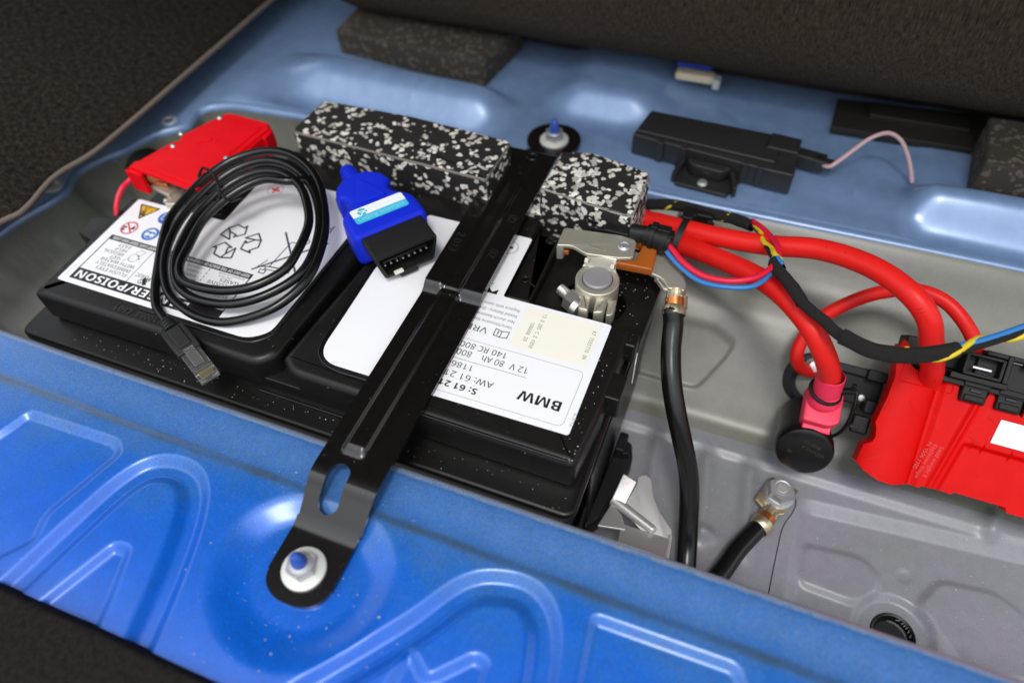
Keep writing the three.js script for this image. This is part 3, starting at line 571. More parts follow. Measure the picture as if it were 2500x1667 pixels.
{
  const g = 'white-flecked foam pieces behind the battery';
  let t = thing('foam_block', 'long black foam block with white flecks left of the strap', 'foam', [140, -14, -156], 0, g);
  part(t, 'foam', slab([[76, -141, 6], [205, -136], [206, -174, 5], [140, -178], [79, -176, 5]], -16, 21, 2.6, 2), foamMat);
  part(t, 'rubbed_edge', tube([[80, 20.2, -141.4], [120, 20.4, -140], [160, 20.3, -138.6], [203, 20.3, -137.4]], .7, { radial: 6 }), std({ color: rgb(.22, .19, .16), roughness: .8 }), { label: 'pale moulded edge of the foam' });
  t = thing('foam_block', 'short black foam block densely flecked with white, right of the strap', 'foam', [262, -14, -154], 0, g);
  part(t, 'foam', [slab([[234, -140], [288, -133, 6], [288, -172, 5], [252, -179, 4], [235, -174]], -16, 21, 2.6, 2), slab([[205, -138], [236, -139], [236, -172], [205, -172]], -16, 2.5, 1, 1)], foamMat2);
  t = thing('foam_pad', 'brownish grey foam pad on the blue shelf at the top left, under the seat', 'foam', [83, -14, -300], 0);
  part(t, 'foam', slab([[22, -280, 3], [144, -274, 3], [152, -332], [20, -334]], -20, 2, 2.2, 2), brownFoam);
  t = thing('foam_pad', 'brownish grey foam pad on the blue shelf at the far right edge', 'foam', [500, -20, -270], 0);
  part(t, 'foam', slab([[461, -259, 3], [545, -257, 3], [550, -310], [464, -306]], -24, 6, 2.2, 2), brownFoam);
}

/* ---------------------------------------------------------------- red terminal cover at the far left */
{
  const t = thing('terminal_cover', 'bright red plastic cover over the positive terminal, partly under the coiled cable', 'terminal cover', [30, 0, -110]);
  part(t, 'top_plate', [slab([[3, -84], [6, -93, 2], [13, -112], [16, -113], [14, -118], [20, -132], [27, -147, 4], [57, -146, 2], [61, -141], [53, -79, 2]], 16.4, 19.2, .7, .8), slab([[8, -88], [50, -82], [57, -140], [29, -142], [17, -113]], 18.6, 19.8, .5, 2), box(9, 1, 2.2, 31, 20, -118, .4, .5)], M.redCover);
  part(t, 'leg', [box(12, 14, 2.6, 6.4, 10.2, -82.6, .5, -.1), box(2.4, 14, 9, 1.8, 10.2, -87, .5)], M.redCover);
  part(t, 'side_wall', [box(2.4, 12, 26, 59.6, 12, -130, .5, -.1), box(3, 14, 8, 61.8, 11, -137, .8), box(30, 16, 2.2, 42, 9, -146, .5)], M.redCover);
  for (const [x, z] of [[13.5, -119], [16.5, -107.5], [26.5, -140], [54, -108]]) part(t, 'rivet', lathe([[0, 1.5], [1, 1.3], [1.7, .6], [1.8, 0], [0, 0]], [x, 19.4, z]), M.zinc);
  const c = thing('terminal_clamp', 'tinned metal clamp and copper strip visible under the red cover', 'clamp', [24, -4, -84]);
  part(c, 'clamp', [lathe([[9, 0], [9.5, 9], [13, 9], [13.4, 0]], [30, -6, -96]), box(8, 8, 14, 28, 0, -84, 1, .3), box(18, 3, 8, 18, 5, -87, .8, -.2), box(30, 3, 20, 30, 10, -110, .8)], M.tin);
  part(c, 'copper_strip', box(16, 2.4, 7, 14, 8, -89, .6, .15), M.copper);
  part(c, 'bolt', rod([22, 0, -82], [34, 0, -79], 2.6), M.brightTin);
  const w = thing('red_wire', 'thin red wire running down from the red terminal cover at the left', 'wire', [1, 5, -72]);
  part(w, 'wire', tube([[3, 14, -88], [0, 10, -83], [-1.5, 8, -75], [-1, 2, -66], [1, -8, -60]], 1.5), M.redWire);
}

/* ---------------------------------------------------------------- coiled network cable */
{
  const t = thing('network_cable', 'coiled black network cable with a clear plug lying on the battery', 'cable', [90, 3, -40]);
  const A = [[131, 7, -26], [140, 12, -45], [137, 18, -69], [129, 22, -85], [115, 27, -103], [95, 29.5, -112], [81, 29.5, -112], [65, 27.5, -103], [57, 23, -87], [52, 16.5, -65], [55, 10.5, -44], [63, 7, -31], [74, 4.2, -20], [88, 3.4, -14], [102, 3.2, -12], [113, 3.8, -14.5]];
  const B = [[65, 14, -44], [69, 12, -33], [79, 9.4, -22.5], [90, 8, -18.5], [111, 8.4, -20], [126, 12, -31], [136, 15.5, -47], [135, 20, -66], [128, 24, -83], [116, 28, -95], [100, 30.5, -102], [84, 30, -99], [72, 26, -87], [64.5, 20, -66]];
  const Cc = [[73, 15.5, -42], [75, 14, -31.5], [81, 13, -24.5], [92, 13, -22.5], [109, 13, -25], [121, 15, -32], [130.5, 18.6, -47], [130.5, 22, -57], [128, 26, -75], [121, 29, -87], [108, 33, -98], [95, 33, -95], [79, 29, -82], [72, 23, -62]];
  const r = 2.4;
  // tail from the plug joins the outermost turn on the left; three turns lead inwards
  const path = [[83, 2.6, -4], [73, 3.2, -10], [65, 4.5, -20], [59.5, 8.2, -32], [54, 12, -44], [49, 16, -58], [49.5, 20, -74], [54, 25, -92], [63, 29, -106], [80, 32.5, -116], [97, 32.5, -116], [116, 30, -106], [131, 25, -88], [140, 20, -70],
    [143, 13, -46], [134, 7.2, -27], [115, 3.4, -14], [102, 3, -11.6], [88, 3.2, -13.4], [73.5, 4.4, -19.6], [63.5, 8, -31], [58, 12.4, -44], [56, 18, -62], [62, 25.5, -86], [71, 30.5, -99], [84, 33.5, -107], [100, 33.4, -107], [118, 30, -98], [131, 25, -83], [138, 20, -66], [139, 15.2, -48], [128, 11, -31], [112, 8.6, -20.6], [91, 8.2, -18.6], [79, 9.6, -23], [70, 12.6, -34], [66, 15, -46], [65.5, 22, -67], [73, 28.4, -86.5], [84.5, 32.8, -97], [99, 34.8, -99.5],
    [114, 33.6, -94], [124, 30, -84], [130, 26.4, -74], [132.6, 21.8, -57], [131.5, 18.4, -46], [122, 15.6, -32.6], [109, 13.8, -25.6], [92, 13.6, -23], [81.5, 13.6, -25], [75.5, 15, -32], [73, 17, -43], [72.4, 23.4, -61], [80, 29.6, -80], [92, 34, -92], [106, 34.6, -95], [114, 30, -103], [112, 22, -110]];
  const print = canvas(1024, 128, (c, w, h) => { c.fillStyle = '#0a0a0a'; c.fillRect(0, 0, w, h); c.font = '22px sans-serif'; c.fillStyle = '#8d8d8d'; c.fillText('AWM 2464  24AWG  60C  CSA', 120, 50, 560); });
  print.wrapS = print.wrapT = THREE.RepeatWrapping; print.repeat.set(14, 1);
  part(t, 'cord', tube(path.map(([x, y, z]) => [x, y < 9 ? y : 9 + (y - 9) * .70, z]), r, { radial: 16, seg: 900, ends: false }), std({ map: print, roughness: .25 }), { keepUV: true });
  // plug
  const d = new THREE.Group(); d.name = 'plug'; t.add(d); d.position.set((84 - 90) * S, 0, (-3.5 + 40) * S); d.rotation.set(0, -.46, -.10, 'YXZ'); d.scale.setScalar(.86);
  const boot = [prism([[-7, -4.4], [7, -4.4], [7, 4.2], [-7, 4.2]], 21, 1, 1.2).rotateY(Math.PI / 2).translate(9, 0, 0)];
  part(d, 'boot', [boot, box(16, 3.2, 8, 18, 3.6, 0, 1)], M.rubber, { local: true });
  part(d, 'strain_relief', [lathe([[3.2, 0], [3.8, 1], [3.8, 2], [3.3, 2.2], [3.3, 3], [4.4, 3.2], [4.4, 4.6], [3.7, 4.8], [3.7, 5.6], [5, 5.8], [5, 7.2], [4.3, 7.4], [4.3, 8.2], [5.6, 8.4], [5.8, 10], [3, 10]], [-1, 0, 0], [1, 0, 0], 28)], M.rubber, { local: true });
  part(d, 'clear_plug', [box(14, 8, 11.6, 36, -1, 0, .5), box(6, 5.4, 11.6, 46, -2.4, 0, .5), box(13, 1.2, 6, 35, 4.2, 0, .4, 0, -.14), box(1.4, 3, 11.4, 43.3, .6, 0, .3), box(20, .9, 3.4, 36, -6.2, 0, .3, 0, .12)], M.clear, { local: true });
  part(d, 'wires', [-3.5, -2.5, -1.5, -.5, .5, 1.5, 2.5, 3.5].map((z) => rod([28, -1, z * 1.1], [42, -1, z * 1.02], .42, .42, 8)), M.plainBlack, { local: true });
  for (let i = 0; i < 8; i++) part(d, 'contact', box(5.6, 1.1, .5, 46.4, .7, -3.57 + i * 1.02, .1), M.gold, { local: true });
  const tie = thing('cable_tie', 'thin black twist tie round the coiled cable', 'tie', [66, 28, -84]);
  part(tie, 'tie', tube([[49, 19, -88], [51, 24, -91], [60, 29, -87], [69, 30.6, -82], [75, 28, -76], [75, 22, -73], [66, 17.4, -78], [54, 16, -86]], .8, { closed: true, radial: 8 }), M.plainBlack);
  part(tie, 'twisted_end', tube([[75, 27, -76], [79, 25, -74], [80, 21, -76], [84, 21, -80]], .7, { radial: 8 }), M.plainBlack);
}

/* ---------------------------------------------------------------- blue diagnostic plug */
{
  const t = thing('diagnostic_plug', 'bright blue diagnostic connector with black shroud and a white and turquoise sticker', 'connector', [171, .5, -88], -.671);
  // own axes: +x towards the mouth, +z to its left as seen from behind
  const half = (pts) => [...pts, ...pts.slice().reverse().map(([x, z, r]) => [x, -z, r])];
  const out = half([[1, -20.6, 4], [-20, -20.6, 7], [-27, -12.6, 5], [-33, -12.2, 4], [-36, -16, 3], [-44, -14.5, 6], [-51, -6.5, 3]]);
  const body = part(t, 'housing', [slab(out, 1.5, 19.5, 3, 3, [], 5), slab(half([[1.2, -21, 4], [-16, -20.6, 8], [-22, -17, 4]]), .4, 21, 3.4, 3, [], 5)], M.bluePlug, { local: true });
  part(body, 'raised_emblem', slab([[-24, -9, 3], [-24.5, 9, 3], [-45, 0, 4]], 19.2, 20.6, .5, 2), M.bluePlug, { local: true });
  part(body, 'grip', [slab([[-45, -15.4, 3], [-35, -15.9, 3], [-35, -10], [-46, -10]], 5, 14, 1.6, 1), slab([[-45, 15.4, 3], [-35, 15.9, 3], [-35, 10], [-46, 10]], 5, 14, 1.6, 1)], M.bluePlug, { local: true });
  part(t, 'strain_relief', lathe([[6.2, 0], [6.4, 2.2], [5.6, 2.6], [5.6, 3.4], [6, 3.6], [5.9, 5.6], [5.2, 6], [5.2, 6.8], [5.6, 7], [5.4, 9], [4.7, 9.4], [4.7, 10.2], [5.1, 10.4], [4.9, 12.4], [4.2, 12.8], [4.2, 13.4], [4.6, 13.6], [4.2, 16], [2.7, 16.4], [2.7, 10]], [-49.5, 10.5, 0], [-1, .06, 0], 32), M.bluePlug, { local: true });
  // shroud: a tapered tube closed at the back
  const o = [[-17.6, 19.4], [17.6, 19.4], [17, 15], [14, 3.4], [-14, 3.4], [-17, 15]], i_ = [[-16.2, 18], [16.2, 18], [15.6, 15], [12.9, 4.8], [-12.9, 4.8], [-15.6, 15]];
  part(t, 'shroud', [prism(o, 19, .5, 2, [i_]).rotateY(Math.PI / 2).translate(-.5, 0, 0), prism(o.map(([a, b]) => [a * .98, 11.4 + (b - 11.4) * .97]), 6, .2, 1.6).rotateY(Math.PI / 2).translate(-1.5, 0, 0), box(12, 3.6, 10, 13.2, 3.1, 1, .5)], M.shroud, { local: true });
  part(t, 'tongue', [box(11, 1.5, 25, 9.5, 11.8, 0, .3), box(9, 5, .9, 10, 8.4, 3, .1), box(9, 5, .9, 10, 8.4, -3, .1)], M.plainBlack, { local: true });
  part(t, 'key_piece', box(2.2, 1.6, 5, 18.2, 5.0, 6.4, .4), M.cream, { local: true });
  for (let i = 0; i < 8; i++) part(t, 'pin', [box(9, .9, 1.1, 10.5, 9.2, -12 + i * 3.4, .3), box(9, .9, 1.1, 10.5, 14.4, -12 + i * 3.4, .3)], M.alu, { local: true });
  const tex = canvas(640, 240, (c, w, h) => {
    c.fillStyle = '#eef4f6'; c.fillRect(0, 0, w, h); c.fillStyle = '#3fb9dc'; c.fillRect(0, h * .54, w, h);
    c.beginPath(); c.arc(w * .2, h * .3, h * .24, 0, 7); c.fillStyle = '#49b8cf'; c.fill(); c.strokeStyle = '#eef4f6'; c.lineWidth = 12; c.beginPath(); c.moveTo(w * .12, h * .14); c.lineTo(w * .2, h * .36); c.lineTo(w * .285, h * .22); c.moveTo(w * .2, h * .36); c.lineTo(w * .15, h * .52); c.moveTo(w * .2, h * .2); c.lineTo(w * .27, h * .46); c.stroke();
    c.font = '84px sans-serif'; c.fillStyle = '#8fdcee'; c.fillText('Coding Interface', w * .05, h * .86, w * .9);
  });
  const g = new THREE.ShapeGeometry(roundShape([[-8.2, 15], [-8.2, -15], [-20, -15], [-20, 15]].map(([x, z]) => [x, -z]), 1.6), 6); g.rotateX(-Math.PI / 2); g.translate(0, 21.12, 0);
  const p = g.attributes.position, uv = g.attributes.uv; for (let i = 0; i < p.count; i++) uv.setXY(i, (15 - p.getZ(i)) / 30, 1 - (p.getX(i) + 20) / 11.8);
  part(t, 'sticker', g, std({ map: tex, roughness: .4 }), { keepUV: true, local: true, label: 'white and turquoise sticker' });
}
/* ---------------------------------------------------------------- negative terminal with its sensor */
{
  const t = thing('battery_terminal', 'tinned clamp with flat plate and orange insulator on the right battery post', 'terminal clamp', [280, -10, -100]);
  const ring = new THREE.Shape().absarc(280, 100, 11.2, 0, Math.PI * 2); ring.holes.push(new THREE.Path().absarc(280, 100, 7.7, 0, Math.PI * 2, true));
  const rg = new THREE.ExtrudeGeometry(ring, { depth: 12.6, bevelEnabled: true, bevelThickness: .8, bevelSize: .8, bevelOffset: -.8, bevelSegments: 3, curveSegments: 28 }); rg.rotateX(-Math.PI / 2); rg.translate(0, -7.4, 0);
  part(t, 'clamp_ring', [toCreasedNormals(rg, .6), slab([[274.6, -92], [279.6, -90.5], [281, -80.5], [276, -80.2, 2]], -8, 3.4, .9, .6), slab([[282.4, -90.5], [288, -93], [288.6, -82, 2], [284, -80.4]], -8, 3.2, .9, .6), slab([[288, -94], [292, -96], [293, -86, 2], [289.6, -83.4, 2]], -9, -1, .8, 1)], M.tin);
  part(t, 'bolt_head', [toCreasedNormals(new THREE.CylinderGeometry(6, 6, 6, 6).rotateZ(Math.PI / 2).rotateX(.3).rotateY(-.55).translate(271.4, -2.2, -88.5), .3), rod([273, -3, -87], [276, -3.4, -85.6], 6.4, 6.4, 24)], M.brightTin);
  const th = []; for (let i = 0; i < 7; i++) th.push([2.6, i * 1.1], [3.0, i * 1.1 + .5]);
  part(t, 'bolt_thread', lathe([[0, 0], ...th, [0, 7.6]], [268.5, -2, -90.5], [-.85, .05, -.5], 16), M.brightTin);
  // plate: rises behind the ring, then runs flat to both sides
  const neck = grid(10, 26, (u, v) => { const s = v, z = -106 - 9 * s, y = 5.6 + 6.6 * ss(.05, .55, s); return [271.5 + 15 * u + (u - .5) * 3 * (1 - ss(0, .4, s)), y, z]; });
  const neckB = neck.clone().translate(0, -2.4, 0);
  const plate = part(t, 'plate', [neck, neckB, box(2, 2.4, 8, 272.2, 9, -108.4, .2, 0, 0, -.7), box(2, 2.4, 8, 285.8, 9, -108.4, .2, 0, 0, -.7), slab([[254.6, -110, 1], [254, -124, 2], [284, -128, 3], [292.8, -127, 3], [294, -114, 2], [287, -111.4], [271, -109, 1], [268, -110, 5], [262, -112.5, 6]], 10, 12.4, .6, .8), slab([[254.4, -110, 1], [254, -124, 2], [258, -124.4], [258, -111]], 2, 11.5, .6, .8)], M.tin);
  part(plate, 'rivet', [lathe([[0, .5], [1.6, .5], [2.2, 0], [2.6, .6], [3.2, .1], [3.2, -.6], [0, -.6]], [287.6, 12.5, -120.5])], M.zinc);
  const st = new TextGeometry('1-4/0 DS15', { font, size: 1.7, depth: .15, curveSegments: 2 }); st.rotateX(-Math.PI / 2); st.rotateY(-.05); st.translate(268, 12.35, -114.5);
  part(plate, 'stamped_mark', st, M.brightTin);
  part(t, 'insulator', [slab([[291, -129], [303.6, -129.6, 1.5], [305, -112, 1.5], [285, -110.6], [284, -112.6], [295, -115.6], [296, -128]], 4.6, 9.6, .8, 1), box(6, 3, 12, 257.5, 6, -118, .8)], M.orange, { label: 'translucent orange insulator' });
  part(t, 'busbar', [slab([[301, -128.5], [309, -129.5], [316, -124, 6], [323, -112, 4], [323, -107], [315, -106], [311, -111.5, 4], [303, -113.5]], 3.0, 5.6, .7, 1), slab([[306, -114], [312, -113], [316, -106.5], [313, -106]], .6, 4, .7, 1), box(12, 2.4, 10, 290, 4, -121, .6)], M.tin);
  const plug = part(t, 'sensor_socket', [rod([288, 12.6, -131.4], [299.4, 13, -132.2], 4.6, 4.6), box(14, 9, 9, 281, 8.5, -133, 1)], M.plainBlack);
  part(plug, 'sensor_plug', [rod([296, 13, -132], [309.6, 12.6, -130], 5.8, 5.8), rod([299, 13, -131.6], [301, 13, -131.4], 6.8, 6.8), rod([305, 12.8, -130.8], [308, 12.7, -130.3], 6.6, 6.6), box(3.4, 3.2, 4.6, 300, 18.6, -133, .5), box(7, 2.6, 4.6, 305, 18.6, -132.4, .6), box(2.2, 3, 5, 309.4, 17, -131, .5)], M.plainBlack);
  const b = thing('cable_holder', 'black plastic holder clipped on the flecked foam behind the right terminal', 'holder', [271, -2, -146]);
  part(b, 'housing', [box(22, 16, 14, 272, 3, -144, 1.5), box(16, 3, 4, 271, 9.6, -137.4, .8), box(13, 2, 3, 272, 5.2, -136.2, .5)], M.plainBlack);
  part(b, 'latch', box(9, 3, 3, 272, 13, -139.5, .8), M.glossBlack);
}
{
  const t = thing('ground_cable', 'thick black earth cable hanging beside the battery and bolted to the grey floor', 'cable', [345, -60, -50]);
  part(t, 'cord', tube([[320.5, -1, -97], [322, -5, -94], [324.4, -13, -83.5], [329, -22, -71], [334.4, -31, -62], [340.4, -42, -55], [350, -62, -44], [357.6, -88, -26], [360.6, -95, -14], [363, -97, -3], [367.5, -97, 2], [372.5, -95.6, -3], [378, -94.5, -14], [384, -93.6, -30], [391, -93, -44]], 5.1, { radial: 18 }), M.glossBlack);
  const cr = part(t, 'crimp', [tube([[319, 2.4, -109], [319.6, .6, -105], [320.3, -1, -100.5]], 4.6, { radial: 10, ends: false }), lathe([[4.6, 0], [5.6, .4], [6, 2], [5.9, 4.4], [5.4, 5]], [320.2, -.6, -100.5], [.25, -.36, .9], 20), rod([323.5, 1, -107], [325, -1, -101], 1.8), rod([316.4, 2.6, -107], [317, 1, -101], 1.8), slab([[315, -112], [323, -111.5], [323, -104], [316.5, -104]], 1.6, 4.4, .6, 1)], M.brass);
  part(cr, 'copper_end', rod([319.4, .9, -104.4], [320.4, -.8, -101], 4.9, 4.9), M.copper);
  const l = part(t, 'lug', [slab([[387.6, -63, 1], [393.5, -79.6, 2], [409.6, -75.8, 2], [404, -58.8, 1.5], [398.8, -56, 1], [392.4, -59, 1.5]], -97.2, -94.6, .6, .8), tube([[397, -95, -59.5], [394.6, -94, -53.6]], 3.5, { radial: 10, ends: false }), tube([[393.6, -93.6, -57.5], [392, -93, -52]], 2, { radial: 8 }), tube([[399.2, -93.6, -56], [397.4, -93, -50.6]], 2, { radial: 8 }), lathe([[5.2, 0], [6.1, .5], [6.2, 2.4], [5.9, 5], [5.2, 6]], [394.4, -93.4, -50.4], [-.42, -.06, .9], 24)], M.brass);
  part(l, 'copper_strand', [rod([395.4, -93.6, -53.4], [394, -93.2, -50], 4.9, 5)], M.copper);
  const n = thing('lug_nut', 'zinc plated hexagon nut with round flange holding the earth lug', 'nut', [399.4, -94.6, -69.6]);
  part(n, 'flange', lathe([[4, 0], [8.6, 0], [8.6, 1], [7.4, 2.2], [4, 2.6]], [399.4, -94.6, -69.6]), M.zinc);
  part(n, 'hexagon', [toCreasedNormals(new THREE.CylinderGeometry(7.0, 7.4, 6, 6).rotateY(.2).translate(399.4, -89.8, -69.6), .3)], M.zinc);
  part(n, 'stud', [lathe([[0, .2], [2.8, .2], [3.4, -.4], [4.3, .2], [4.6, -.6], [4.6, -2]], [399.4, -86.7, -69.6])], M.alu);
}
{
  const t = thing('silver_bracket', 'folded silver metal bracket beside the foot of the battery', 'bracket', [330, -80, -25]);
  const fold = (pts, y, tilt, r = .8) => { const g = slab(pts, -.8, .8, .5, r), cx = 330, cz = -22; g.translate(-cx, 0, -cz); g.rotateX(tilt); g.translate(cx, y, cz); return g; };
  part(t, 'plate', [fold([[325.5, -37], [324.8, -40.4], [327.6, -43.4, 2], [332, -42, 2], [335.4, -33], [341, -25.6], [349, -18.6, 1.5], [349.4, -8], [336, -12], [322, -21]], -73, .10)], M.alu);
  part(t, 'side_leaf', [fold([[317.6, -38.4], [325.4, -36.4], [322.6, -20.4], [315.6, -24]], -71.6, .30), fold([[316, -22], [323, -17], [327, -9], [313, -6]], -73.6, -.22)], M.alu);
  part(t, 'bead', [rod([316.4, -73.4, -24.6], [339, -72.2, -15.4], 3.2, 2.4, 20), new THREE.SphereGeometry(2.4, 16, 10).translate(339, -72.2, -15.4)], M.alu);
  part(t, 'lip', [fold([[324, -12], [349.2, -12.6], [349, 2], [325, 2]], -77, -.42), box(2, 14, 16, 349.4, -79, -8, .6, .1)], M.alu);
  part(t, 'bolt', [lathe([[0, 3.4], [3, 3], [4, 2], [5.2, .6], [5.4, 0], [0, 0]], [331.5, -75.2, -8.6])], M.alu);
  part(t, 'stay', box(4, 26, 12, 330, -89, -6, 1), M.alu);
}

/* ---------------------------------------------------------------- red cables */
const cable = (name, label, cat, pts, r, mat, opt = {}) => { const t = thing(name, label, cat, pts[Math.floor(pts.length / 2)]); part(t, opt.part ?? 'cord', tube(pts, r, opt), mat); return t; };
cable('red_cable', 'thick red battery cable arching from the foam into the red box', 'cable', [[272, -13, -172], [283, -13, -171], [297, -11, -169], [316, -7, -164], [339, -3, -160], [360, 2, -157], [380, 8, -155], [399, 14, -146.5], [414, 17, -136.5], [426, 16, -127], [434, 10, -122], [439, 0, -119], [444, -12, -120], [448, -22, -121], [451, -34, -124]], 5.5, M.redCable, { radial: 20 });
cable('red_cable', 'thick red battery cable curving down into the pink sleeve', 'cable', [[282, -16, -163], [295, -15, -162], [307, -14, -159], [324, -9, -151.5], [343, -4, -142], [361, 2, -129], [374, 5, -116], [386, 3, -104], [394, -6, -100], [400, -18, -100], [402.4, -28, -101], [404, -38, -100]], 5.5, M.redCable, { radial: 20 });
cable('red_cable', 'thinner red cable looping from the rubber grommet over to the red box', 'cable', [[402, -80, -150], [405, -70, -141], [400, -65, -136], [393.5, -60, -132.5], [389, -52, -133], [389.5, -44, -140], [395, -34, -148], [406, -24, -155], [419, -15, -159], [433, -9, -160], [447, -8, -156], [458, -12, -149], [466, -19, -143], [471, -30, -139], [473, -42, -137]], 3.7, M.redCable, { radial: 16 });
{
  const t = thing('heat_shrink', 'red ribbed tape end on the two red cables where they leave the foam', 'sleeve', [286, -12, -170]);
  part(t, 'sleeve', tube([[281, -13.2, -171.2], [285, -12.9, -170.8], [289.5, -12, -170]], 5.9, { radial: 18, ends: false }), M.pink);
  const z = thing('cable_tie', 'black zip tie binding the two red cables together', 'tie', [312, -9, -160]);
  part(z, 'strap', [grid(60, 3, (u, v) => { const a = u * Math.PI * 2, c = Math.cos(a), s = Math.sin(a), q = v - .5; const R = 6.1; const zz = c * (R + 5.4), yy = s * R * (1 - .12 * c * c) + (c > 0 ? -2.4 * c : 3.2 * -c); return [311 + q * 4 + 1.8 * -c, -8.5 + yy, -161 + zz - q * 1.2]; })], M.plainBlack);
  part(z, 'buckle', box(6, 4, 5, 312, -3.4, -170, .8), M.plainBlack);
  const c = thing('cable_clip', 'black plastic clip on the back wall holding the taped wires', 'clip', [317, -12, -183]);
  part(c, 'body', [box(17, 12, 5, 316.5, -14, -182, 1.2), box(8, 5, 7, 312, -9, -180, 1), box(3, 9, 6, 323.6, -14, -180, .8), box(20, 2.4, 12, 316, -21, -184, .8)], M.plainBlack);
}
{
  const t = thing('cable_boot', 'black round rubber cap with pink sleeve at the end of a red cable', 'cable boot', [403, -66, -88]);
  const ax = [.02, .36, .93];
  const cap = part(t, 'cap', [lathe([[0, 20], [12.4, 20], [14, 19.2], [14.8, 17.4], [14.8, 12.5], [14, 12], [13.6, -3], [13, -14], [0, -14]], [402.4, -70.2, -98.4], ax, 48)], M.glossBlack);
  const txt = (s, x, y) => { const g = new TextGeometry(s, { font, size: 1.9, depth: .25, curveSegments: 2 }); g.translate(x, y, 20); g.rotateZ(-.28); const q = new THREE.Quaternion().setFromUnitVectors(new THREE.Vector3(0, 0, 1), V(ax).normalize()); g.applyQuaternion(q); g.translate(402.4, -70.2, -98.4); return g; };
  part(cap, 'moulded_mark', [txt('17 1506', -4, 5.6), txt('K 2111331', -3, 2), txt('10', -8, -4)], std({ color: 0x33322f, roughness: .4 }));
  part(t, 'sleeve', [lathe([[6.4, 0], [6.9, .2], [6.9, 11], [6.6, 11.4], [8.2, 14], [8.4, 17], [5, 17]], [402.2, -22.5, -101.4], [.09, -.98, .14], 28), prism([[-9, -8], [9, -8], [9.6, 8], [5, 11], [-8, 11]], 11, 1.4, 2).rotateX(Math.PI / 2 + .35).translate(404, -40, -96.6), box(14, 2, 11, 404.4, -49, -91.5, .8, 0, 0, .45)], M.pink, { label: 'pink heat shrink sleeve' });
  part(t, 'collar', [tube(Array.from({ length: 20 }, (_, i) => { const a = i / 20 * Math.PI * 2; return [402.8 + 7.6 * Math.cos(a), -33.4 - 1.2 * Math.cos(a), -99.6 + 7.6 * Math.sin(a)]; }), 1.0, { closed: true, radial: 8 }), box(8, 3, 3, 413, -33, -103, .6, .3), box(2, 6, 2, 415, -31, -104, .4)], M.plainBlack);
  const g = thing('rubber_grommet', 'black rubber grommet in the slanting grey wall behind the pink sleeve', 'grommet', [403, -76, -136]);
  part(g, 'ring', [lathe([[9, 3], [12, 4], [16, 2.4], [17.6, 0], [17, -2], [8, -2]], [403, -74.4, -136], [0, .72, .69], 40), lathe([[0, -2.2], [9.4, -2], [9.2, 2.8]], [403, -74.4, -136], [0, .72, .69], 30)], M.rubber);
  const b = thing('steel_bolt', 'bright steel bolt end inside the loop of the thin red cable', 'bolt', [399, -62, -139]);
  part(b, 'shank', lathe([[0, 9], [3, 8.6], [3.6, 7], [3.6, 4], [4.2, 3.6], [4.2, -4], [0, -4]], [400, -66, -141], [.1, .75, .66], 24), M.alu);
}
